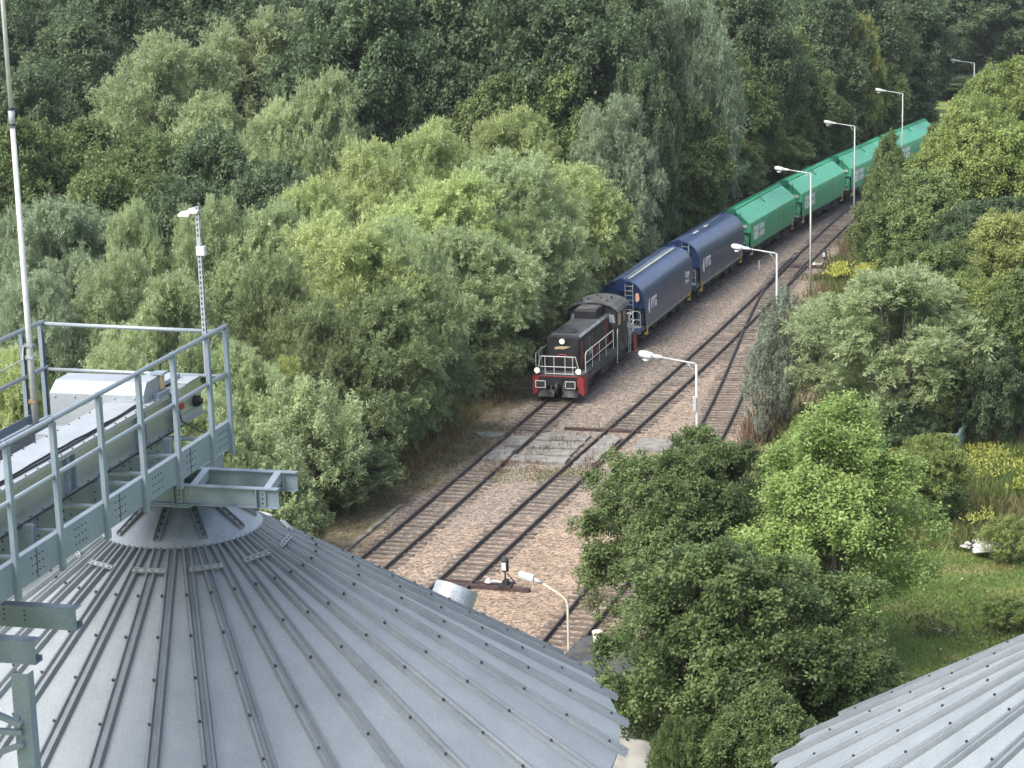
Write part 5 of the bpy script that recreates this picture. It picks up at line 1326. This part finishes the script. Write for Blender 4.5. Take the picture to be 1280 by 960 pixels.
for a in [
 (45, -35, 21, 190, 'bA', 'dk', 'dark tree in the top left corner behind the mast tip'),
 (150, -40, 22, 180, 'bB', 'dk', 'dark tree second from the left along the top edge'),
 (255, -45, 22, 180, 'bC', 'dk', 'dark tree above the big grey willow dome'),
 (355, -30, 22, 170, 'bA', 'dk', 'dark tree right above the tallest grey willow'),
 (450, -25, 22, 170, 'bB', 'dk', 'dark oak like tree left of the top middle'),
 (545, -30, 22, 150, 'bC', 'dk', 'dark tree just left of the drooping birch'),
 (90, 45, 17, 170, 'bC', 'dk', 'very dark tree beside the mast, left of the grey willow dome'),
 (20, 80, 16, 150, 'bB', 'dk', 'very dark tree at the left edge below the top row'),
 (60, 138, 15, 200, 'bA', 'md', 'mid green tree crossing the mast under the dark ones'),
 (185, 165, 14, 190, 'bB', 'md', 'mid green tree in front of the grey dome, left'),
 (10, 170, 14, 150, 'bC', 'md', 'mid green tree cut by the left edge above the grey willows'),
 (270, 178, 13.5, 160, 'bC', 'dk', 'dark tree below the middle of the grey dome'),
 (340, 195, 13, 130, 'bA', 'dk', 'dark tree wedged between the grey dome and the pale willows'),
 (225, 215, 13, 170, 'bA', 'dk', 'dark tree behind the top of the floodlight strut'),
 (140, 205, 13, 150, 'bB', 'md', 'mid green tree above the left grey willows'),
 (455, 62, 17, 120, 'bC', 'dk', 'dark tree above the pale willow row'),
 (560, 60, 17, 130, 'bA', 'dk', 'dark round tree under the drooping birch'),
 (690, 78, 16, 105, 'bB', 'md', 'mid green tree beside the grey poplar like crown'),
 (640, 80, 16, 100, 'bA', 'md', 'mid green tree right of the birch foot'),
 (720, 85, 15, 90, 'bC', 'lg', 'bright green bush top in front of the lone grey willow'),
 (705, 130, 13, 70, 'bA', 'md', 'small round dark bush at the back of the belt'),
 (690, -30, 22, 100, 'bB', 'dk', 'dark tree gap filler right of the birch'),
 (795, -20, 21, 110, 'bC', 'dk', 'dark tree behind the leafless branches'),
 (800, 60, 17, 90, 'bA', 'dk', 'dark tree right of the lone grey willow'),
 (742, -58, 23, 130, 'bA', 'dk', 'dark treetop peeping over the left silvery crown'),
 (930, -25, 21, 150, 'bB', 'dk', 'dark tree right of the second silvery crown'),
 (1020, -20, 21, 140, 'bA', 'dk', 'dark tree left of the yellowish birch'),
 (1120, -30, 22, 160, 'bC', 'dk', 'dark tree right of the yellowish birch'),
 (1210, -40, 22, 150, 'bB', 'dk', 'dark tree in the top right behind the farthest lamp'),
 (1275, -30, 21, 150, 'bA', 'dk', 'dark tree in the top right corner'),
 (840, 108, 15, 140, 'bA', 'md', 'mid green tree left of the trackside maples'),
 (905, 70, 17, 150, 'bB', 'md', 'tall mid green tree behind the second lamp row'),
 (975, 42, 18, 150, 'bC', 'md', 'mid green tree with a raised top behind the green wagons'),
 (1045, 48, 18, 150, 'bA', 'md', 'mid green tree left of the shaded gap'),
 (1110, 75, 9.5, 130, 'bB', 'dk', 'dark tree beside the last two lamps'),
 (1175, 40, 11.5, 120, 'bC', 'dk', 'dark tree behind the farthest lamp arm'),
 (1205, 92, 9, 120, 'bB', 'dk', 'dark tree closing the gap behind the foot of the farthest lamp'),
 (830, 175, 12, 120, 'bC', 'md', 'mid green tree beside the first blue wagon roof'),
 (880, 150, 13, 140, 'bB', 'md', 'mid green tree over the second blue wagon'),
 (945, 125, 13, 140, 'bA', 'md', 'mid green tree over the nearest green wagon'),
 (1005, 105, 13, 130, 'bC', 'md', 'mid green tree over the second green wagon'),
 (1065, 110, 12.5, 120, 'bB', 'md', 'mid green tree over the third green wagon'),
 (1125, 110, 12, 90, 'bA', 'dk', 'dark tree over the end of the train'),
 (790, 225, 10, 90, 'bA', 'dk', 'dark low tree right of the lone grey willow'),
 (860, 215, 9, 90, 'bB', 'md', 'low tree brushing the second blue wagon'),
 (920, 185, 9.5, 90, 'bC', 'dk', 'low dark tree brushing the first green wagon'),
 (985, 160, 9.5, 90, 'bA', 'dk', 'low dark tree behind the second green wagon'),
 (805, 255, 8, 70, 'bC', 'dk', 'low dark tree at the blue wagon shoulder'),
]:
    ptree(*a, GD, 'broadleaf_tree', 'tree')
for a in [
 (635, -14, 21, 110, 'wB', 'wd', 'drooping olive birch crown at the middle of the top edge'),
 (738, -5, 20, 95, 'wC', 'wg', 'silvery crown on the top edge, left of the leafless branches'),
 (862, -8, 20, 95, 'wA', 'wg', 'silvery crown on the top edge, right of the leafless branches'),
 (1065, 12, 19, 75, 'wC', 'yl', 'slim yellowish birch near the top right'),
 (1090, -25, 22, 120, 'wB', 'wd', 'drooping olive crown at the top right'),
]:
    ptree(*a, 'pale crowns standing in the dark wood', 'birch_tree', 'tree', M['bark_pale'])
# dense back rows so that the wood reads as deep
k_ = 0
for row, (py0, H, n_) in enumerate(((-70, 22, 9), (-110, 23, 9))):
    for i in range(n_):
        px_ = -60+i*1400/(n_-1)+tree_rng.uniform(-25, 25); k_ += 1
        hq = H
        while px_ > 1040 and at(px_, py0, hq)[1] < 300 and hq > 8: hq -= .4
        p = at(px_, py0, hq)
        ordn = ['first','second','third','fourth','fifth','sixth','seventh','eighth','ninth'][i]
        tree(('bA','bB','bC')[(i+row) % 3], 'dk', p[0], p[1], hq, 7.6, '%s tree from the left in the %s shadowy row deep in the wood' % (ordn, ('nearer','farther')[row]), GD, 'tree', 'broadleaf_tree')
GR = 'trees right of the railway'
for a in [
 (1300, 62, 14, 170, 'bA', 'lg', 'bright green tree at the right edge below the farthest lamp'),
 (1222, 118, 12.5, 110, 'bB', 'lg', 'bright green tree overhanging the end of the train'),
 (1228, 100, 11.5, 80, 'bC', 'lg', 'bright green treetop right under the farthest lamp'),
 (1178, 148, 9.5, 56, 'bA', 'lg', 'small bright green treetop hiding the tail of the train'),
 (1210, 150, 12, 150, 'bC', 'lg', 'bright green tree in the middle of the right hand grove'),
 (1275, 150, 12, 150, 'bB', 'lg', 'bright green tree cut by the right edge, between the two others of its colour'),
 (1125, 205, 9.5, 115, 'bA', 'md', 'dark green tree hiding the third green wagon'),
 (1110, 175, 8.5, 60, 'bC', 'md', 'small tree whose tip crosses the lamp pole foot'),
 (1165, 225, 9.5, 150, 'bC', 'md', 'dark green tree right of the one hiding the wagon'),
 (1235, 240, 9.5, 150, 'bA', 'dk', 'dark tree in the hollow of the right hand grove'),
 (1262, 262, 9, 130, 'bB', 'yl', 'yellowing tree at the right edge'),
 (1225, 335, 8.5, 130, 'bA', 'lg', 'bright green tree behind the right side of the big willow'),
 (1280, 350, 8.5, 110, 'bC', 'md', 'mid green tree cut by the right edge beside the fence'),
 (1165, 300, 8, 130, 'bB', 'md', 'mid green tree behind the top of the big willow'),
 (1240, 420, 6.0, 100, 'bB', 'dk', 'dark low tree between the big willow and the fence'),
]:
    ptree(*a, GR, 'broadleaf_tree', 'tree')
tree('wC', 'wp', *at(1122, 553, 0)[:2], 9.6, 5.2, 'big airy willow with visible stems standing right of the tracks', None, 'willow', 'willow_tree', M['bark_pale'], rot=.6)
ptree(1060, 365, 6.8, 120, 'wB', 'wp', 'pale willow at the left foot of the big airy willow', None, 'willow_tree', 'willow')
ptree(978, 368, 6.5, 84, 'sA', 'sg', 'sage grey upright shrub beside the siding track', None, 'shrub', 'shrub')
for a in [
 (960, 420, 4.6, 62, 'sB', 'sg', 'lower sage grey shrub leaning on the upright one'),
 (1200, 450, 4.6, 110, 'sB', 'md', 'dark green shrub under the right side of the big willow'),
 (1165, 538, 4.4, 90, 'bA', 'lg', 'rounded green shrub standing alone before the yellow flowers'),
 (1170, 575, 3.0, 84, 'bB', 'md', 'darker lower half of the rounded shrub clump'),
 (1075, 498, 3.2, 70, 'sA', 'md', 'shrub at the foot of the big willow, left'),
 (1130, 505, 2.8, 80, 'sB', 'dk', 'dark shrub at the foot of the big willow, right'),
 (1010, 520, 2.6, 60, 'sB', 'lg', 'green shrub behind the lime green tree'),
 (1265, 645, 2.0, 70, 'sA', 'lg', 'low shrub right of the white rubble'),
 (1265, 745, 1.3, 70, 'sA', 'lg', 'low leafy clump by the right edge above the silo roof'),
 (1030, 615, 4.5, 110, 'sB', 'md', 'shadowed shrub between the maple and the lime green tree'),
]:
    ptree(*a, 'shrubs right of the railway', 'shrub', 'shrub')
def ntree(kind, tone, px_, py_, H, Rc, label, rot):
    p = at(px_, py_, H); return tree(kind, tone, p[0], p[1], H, Rc, label, None, 'tree', 'broadleaf_tree', None, rot=rot)
ntree('nA', 'mp', 856, 566, 7.6, 3.75, 'dark green maple between the crossing and the white building', .4)
ntree('nB', 'mp', 926, 682, 8.6, 3.9, 'biggest near tree, dark green, covering the building wall', 2.0)
ntree('nC', 'lm', 1050, 532, 9.4, 3.1, 'lime green tree with a loose upright crown', 4.0)
ntree('nA', 'mp', 1040, 790, 5.6, 2.5, 'dark green tree in the shade under the lime green one', 1.1)
ptree(905, 572, 6.2, 110, 'bB', 'mp', 'smaller dark crown squeezed between the maple and the lime green tree', None, 'broadleaf_tree')
ptree(848, 890, 4.6, 80, 'bA', 'mp', 'leafy branches hanging before the dark building window', None, 'broadleaf_tree')
ptree(960, 870, 5.5, 160, 'bC', 'mp', 'low dark crown below the biggest near tree', None, 'broadleaf_tree')

# leafless stems among the treetops
p = at(815, 10, 19); b = MB(); r_ = random.Random(8)
b.tube([(0,0,0),(0,0,12),(.2,0,19.5)], [.12,.09,.03], 6)
for k in range(12):
    a = r_.uniform(0, 2*PI); z = 13+k*.5; l_ = r_.uniform(1.2, 2.4); b.tube([(0,0,z),(math.cos(a)*l_*.5,math.sin(a)*l_*.5,z+l_*.7),(math.cos(a)*l_,math.sin(a)*l_,z+l_*1.5)], [.035,.022,.010], 5)
o = b.build('bare_tree', M['bark_pale']); o.location = (p[0], p[1], 0); tag(o, 'leafless pale branches between the two silvery crowns at the top', 'tree')

# ------------------------------------------------------------------ ground cover
def blades(name, quads, dens, h, wd, tone, seed, lean=.35, clump=0.0, flower=None, label=None, z=-.02):
    """upright blades scattered over photo-pixel quads laid on the ground"""
    g = np.random.default_rng(seed); P = []
    for q in quads:
        A, B, C_, D = [at(*t_)[:2] for t_ in q]
        area = .5*abs(np.cross(C_-A, D-B)); n = int(area*dens); s_, t_ = g.random((2, n))[:, :, None]
        P.append((A*(1-s_)+B*s_)*(1-t_)+(D*(1-s_)+C_*s_)*t_)
    P = np.vstack(P); n = len(P)
    if clump:
        cc = P[g.choice(n, max(4, n//90))]; k = g.choice(len(cc), n); P = np.where(g.random((n, 1)) < clump, cc[k]+g.normal(size=(n, 2))*.35, P)
    hh = h*g.uniform(.5, 1.25, n); A = unit(np.c_[g.normal(size=(n, 2))*lean, np.ones(n)]); 
    c = np.c_[P, np.full(n, z)]+A*hh[:, None]*.5
    N = unit(np.c_[g.normal(size=(n, 2)), np.full(n, .4)])
    tint = g.normal(size=n)*.22+.45
    me = leaf_mesh(name, c, A, N, hh, wd*g.uniform(.7, 1.3, n), tint); me.materials.append(tone)
    o = bpy.data.objects.new(name, me); COL.objects.link(o); o['kind'] = 'stuff'
    return o, P, hh
FG = foliage('grass_green', (.080,.135,.030), (.210,.295,.085), .35)
FT = foliage('grass_straw', (.17,.125,.050), (.40,.32,.17), .3)
FR_ = foliage('dock_brown', (.115,.075,.050), (.27,.185,.125), .25)
FO = foliage('weed_olive', (.080,.100,.032), (.22,.24,.09), .3)
FY = foliage('goldenrod_yellow', (.28,.31,.06), (.52,.52,.13), .3)
FW = foliage('white_flowers', (.55,.56,.50), (.75,.76,.70), .3)
mead = [[(1120,700),(1290,660),(1290,830),(1090,880)]]
blades('meadow_grass', mead, 130, .16, .045, FG, 1, .6, .3)
blades('meadow_grass', [[(1150,690),(1290,690),(1290,790),(1130,790)]], 22, .14, .04, FT, 2, .6, .6)
blades('meadow_flowers', [[(1120,720),(1290,700),(1290,800),(1100,840)]], 2.2, .09, .065, FW, 3, 1.5, .7, z=.10)
blades('meadow_leaves', [[(1150,770),(1290,735),(1290,800),(1130,860)]], 26, .22, .12, FO, 4, 1.2, .7)
blades('tall_weeds', [[(1110,600),(1290,560),(1290,690),(1110,690)], [(1190,500),(1290,470),(1290,570),(1180,590)]], 60, .75, .07, FO, 5, .4, .3)
blades('tall_weeds', [[(1110,585),(1290,555),(1290,665),(1110,665)]], 26, .85, .05, FT, 6, .35, .5)
blades('dry_grass', [[(1195,525),(1290,505),(1290,560),(1190,580)]], 110, .9, .05, FT, 7, .3, .2)
blades('goldenrod', [[(1195,575),(1255,570),(1262,612),(1190,622)], [(1215,490),(1290,480),(1290,520),(1220,530)], [(1265,590),(1290,585),(1290,630),(1265,630)], [(1205,655),(1240,652),(1245,672),(1205,672)]], 80, .20, .07, FY, 8, 1.0, .4, z=.75)
blades('goldenrod_leaves', [[(1195,575),(1290,565),(1290,632),(1190,632)], [(1210,480),(1290,470),(1290,530),(1215,545)]], 90, .95, .08, FG, 9, .35, .3)
# weeds and yellow patch behind the big willow, along the siding
blades('trackside_weeds', [[(1035,345),(1110,300),(1160,330),(1045,400)], [(1010,400),(1060,345),(1110,345),(1060,520)]], 60, 1.0, .08, FO, 10, .35, .3)
blades('trackside_grass', [[(1060,320),(1105,250),(1130,300),(1090,345)]], 90, 1.2, .07, FG, 11, .3, .3)
blades('goldenrod', [[(1070,352),(1118,345),(1125,372),(1072,376)], [(1036,352),(1058,347),(1060,362),(1040,366)], [(1090,325),(1125,318),(1130,340),(1095,345)]], 150, .26, .10, FY, 12, 1.0, .4, z=1.1)
blades('dock_weeds', [[(1013,400),(1030,365),(1040,380),(1025,440)], [(1050,320),(1064,290),(1076,300),(1062,345)], [(925,545),(955,505),(980,525),(950,560)], [(918,570),(935,535),(950,545),(940,560)]], 55, 1.05, .05, FR_, 13, .22, .3)
blades('trackside_weeds', [[(955,575),(1000,525),(1080,530),(1050,640)], [(940,600),(1000,570),(1010,650),(950,680)]], 60, .8, .09, FO, 14, .4, .3)
blades('goldenrod', [[(975,585),(1010,578),(1015,600),(978,606)], [(1075,560),(1140,560),(1145,585),(1080,590)]], 80, .22, .08, foliage('ragwort_orange', (.50,.30,.02), (.70,.48,.04), .3), 15, 1.0, .4, z=.7)
blades('dry_grass', [[(935,570),(965,566),(985,600),(950,610)]], 60, .25, .05, FT, 16, .8, .3)
# verge west of the left track
def strip(T, y0, y1, o0, o1, n, g): 
    y = g.uniform(y0, y1, n); o_ = g.uniform(o0, o1, n); return np.c_[np.polyval(T, (y-130)/50)+o_, y]
def blade_pts(name, P, h, wd, tone, seed, lean=.4, z=-.02):
    g = np.random.default_rng(seed); n = len(P); hh = h*g.uniform(.5, 1.25, n); A = unit(np.c_[g.normal(size=(n, 2))*lean, np.ones(n)])
    c = np.c_[P, np.full(n, z)]+A*hh[:, None]*.5; N = unit(np.c_[g.normal(size=(n, 2)), np.full(n, .4)])
    me = leaf_mesh(name, c, A, N, hh, wd*g.uniform(.7, 1.3, n), g.normal(size=n)*.22+.45); me.materials.append(tone)
    o = bpy.data.objects.new(name, me); COL.objects.link(o); o['kind'] = 'stuff'; return o
g = np.random.default_rng(77)
def clumpy(P, g, share=.6, k=120, s=.45):
    c = P[g.choice(len(P), max(3, len(P)//k))]; return np.where(g.random((len(P), 1)) < share, c[g.choice(len(c), len(P))]+g.normal(size=P.shape)*s, P)
blade_pts('verge_grass', clumpy(strip(T1, 84, 200, -9.5, -4.2, 16000, g), g), .45, .06, FO, 20)
blade_pts('dry_grass', clumpy(strip(T1, 105, 125, -6.0, -3.4, 5200, g), g), .62, .05, FT, 21, .45)
blade_pts('dry_grass', clumpy(strip(T1, 85, 112, -5.2, -2.4, 2600, g), g), .16, .05, FT, 22, .8)
blade_pts('undergrowth', clumpy(strip(T1, 84, 235, -14, -5.2, 26000, g), g, .5), .9, .16, foliage('undergrowth_leaf', (.03,.05,.016), (.09,.13,.04), .25), 23, .7)
blade_pts('ballast_weeds', clumpy(strip(T2, 106, 116, -6.5, 1.2, 700, g), g, .7, 40, .3), .35, .04, FR_, 24, .35, .05)
blade_pts('ballast_weeds', clumpy(strip(T2, 105.2, 107.5, -4.6, .5, 1400, g), g, .5, 60, .3), .10, .05, FO, 25, .9, .0)
blade_pts('ballast_weeds', clumpy(strip(T1, 104, 117, -3.6, -.9, 1800, g), g, .7, 60, .4), .12, .05, FO, 26, .9, .0)
blade_pts('verge_weeds_east', clumpy(np.c_[np.maximum(np.polyval(T2, (yy_-130)/50), np.where(yy_ < 165, np.polyval(T4, (yy_-130)/50), -99))+g.uniform(2.2, 8, 26000), yy_] if (yy_ := g.uniform(92, 235, 26000)) is not None else None, g, .6, 160, .6), .55, .07, FO, 27, .5)
# field weeds everywhere right of the railway where no tree stands
fw = clumpy(np.c_[g.uniform(14, 75, 60000), g.uniform(100, 260, 60000)], g, .5, 200, 1.2)
fw = fw[fw[:, 0] > np.array([max(cx(T2, y), cx(T4, y) if y < 166 else -99)+4.5 for y in fw[:, 1]])]
blade_pts('field_weeds', fw, .8, .14, FG, 28, .6)

# ------------------------------------------------------------------ fence, box, rubble
GF = 'green mesh fence panels in the weeds'
for (x0, y0, x1, y1, h, lab) in ((1238,497,1258,478,1.9,'green metal fence panel leaning beside the dark low tree at the right edge'), (1190,590,1206,565,1.6,'bent pale fence panel right of the rounded green shrub'), (1150,662,1164,640,1.6,'short green fence panel at the left foot of the rounded shrub')):
    a, c = at(x0, y0), at(x1, y1); d_ = c-a; L_ = np.linalg.norm(d_); d_ /= L_
    b = MB(); k = int(L_/.16)
    root = empty('fence_panel', a, 0, lab, 'fence', GF)
    for i in range(k+1): p = d_*L_*i/k; b.beam(p, p+[0,0,h*(1+.04*math.sin(i))], .09, .025, d_)
    b.build('slats', M['fence'], root)
    b = MB()
    for z in (.3, h-.3): b.beam([0,0,z], d_*L_+[0,0,z], .03, .05)
    b.build('cross_rail', M['fence'], root)
p = at(1189, 551, .9); o = MB().box(-.24, .24, -.2, .2, -.9, .35).build('utility_box', M['white'], None, bevel=.03); o.location = p; tag(o, 'small white cabinet between the big willow and the rounded shrub', 'utility box')
p = at(1240, 688, 0); r_ = random.Random(3); b = MB()
for k in range(26):
    cx_, cy_, cz_ = r_.gauss(0, .75), r_.gauss(0, .4), r_.uniform(.05, .38); s_ = r_.uniform(.14, .36); n = 7
    vs = []
    for zz, f_ in ((-s_*.5, .8), (0, 1.1), (s_*.55, .55)):
        for i in range(n):
            a = 2*PI*i/n; q = s_*f_*r_.uniform(.7, 1.25); vs.append((cx_+q*math.cos(a), cy_+q*math.sin(a), cz_+zz*.6))
    b.add(vs, [(i+j*n, (i+1) % n+j*n, (i+1) % n+(j+1)*n, i+(j+1)*n) for j in range(2) for i in range(n)]+[tuple(range(2*n, 3*n)), tuple(range(n))[::-1]])
o = b.build('rubble_pile', M['rubble']); o.location = p; o['kind'] = 'stuff'

# surface detail (bolt heads, screws, slots) belongs to the mesh it sits on
def absorb(dst, src):
    me = dst.data; off = len(me.materials); ms = list(src.data.materials)
    for q in ms: me.materials.append(q)
    bm = bmesh.new(); bm.from_mesh(me); n0 = len(bm.faces); bm.from_mesh(src.data); bm.faces.ensure_lookup_table()
    for f in bm.faces[n0:]: f.material_index = off+f.material_index
    bm.to_mesh(me); bm.free()
DETAIL = ('screws', 'bolts', 'slots', 'holes', 'bolt_holes', 'joint_line', 'data_plates', 'moss_clumps', 'red_panels', 'roof_bars', 'data_marks', 'louvre', 'grille', 'lettering_rule', 'tread')
done = set()
for o in [q for q in bpy.data.objects if q.type == 'MESH' and q.name.split('.')[0] in DETAIL]:
    dst = o.parent
    if dst is None: continue
    if dst.type != 'MESH':
        sib = [c for c in dst.children if c.type == 'MESH' and c.name.split('.')[0] in ('casing', 'hood', 'body_shell')]
        if not sib: continue
        dst = sib[0]
    key = (dst.data.name, o.data.name)
    if key not in done:
        if dst.data.users > 1 and o.name.split('.')[0] in ('roof_bars',): continue
        absorb(dst, o); done.add(key)
    bpy.data.objects.remove(o)
# ------------------------------------------------------------------ air
b = MB(); b.box(-340, 340, -40, 430, -1.2, 31.0); hz = b.build('haze', M['white'], None); hz['kind'] = 'stuff'
hm = bpy.data.materials.new('haze_air'); hm.use_nodes = True; n = hm.node_tree.nodes; n.remove(n['Principled BSDF'])
pvv = n.new('ShaderNodeVolumePrincipled'); pvv.inputs['Color'].default_value = (.82,.89,.95,1); pvv.inputs['Density'].default_value = 0.00014; pvv.inputs['Anisotropy'].default_value = .3
hm.node_tree.links.new(pvv.outputs[0], n['Material Output'].inputs['Volume']); hz.data.materials[0] = hm
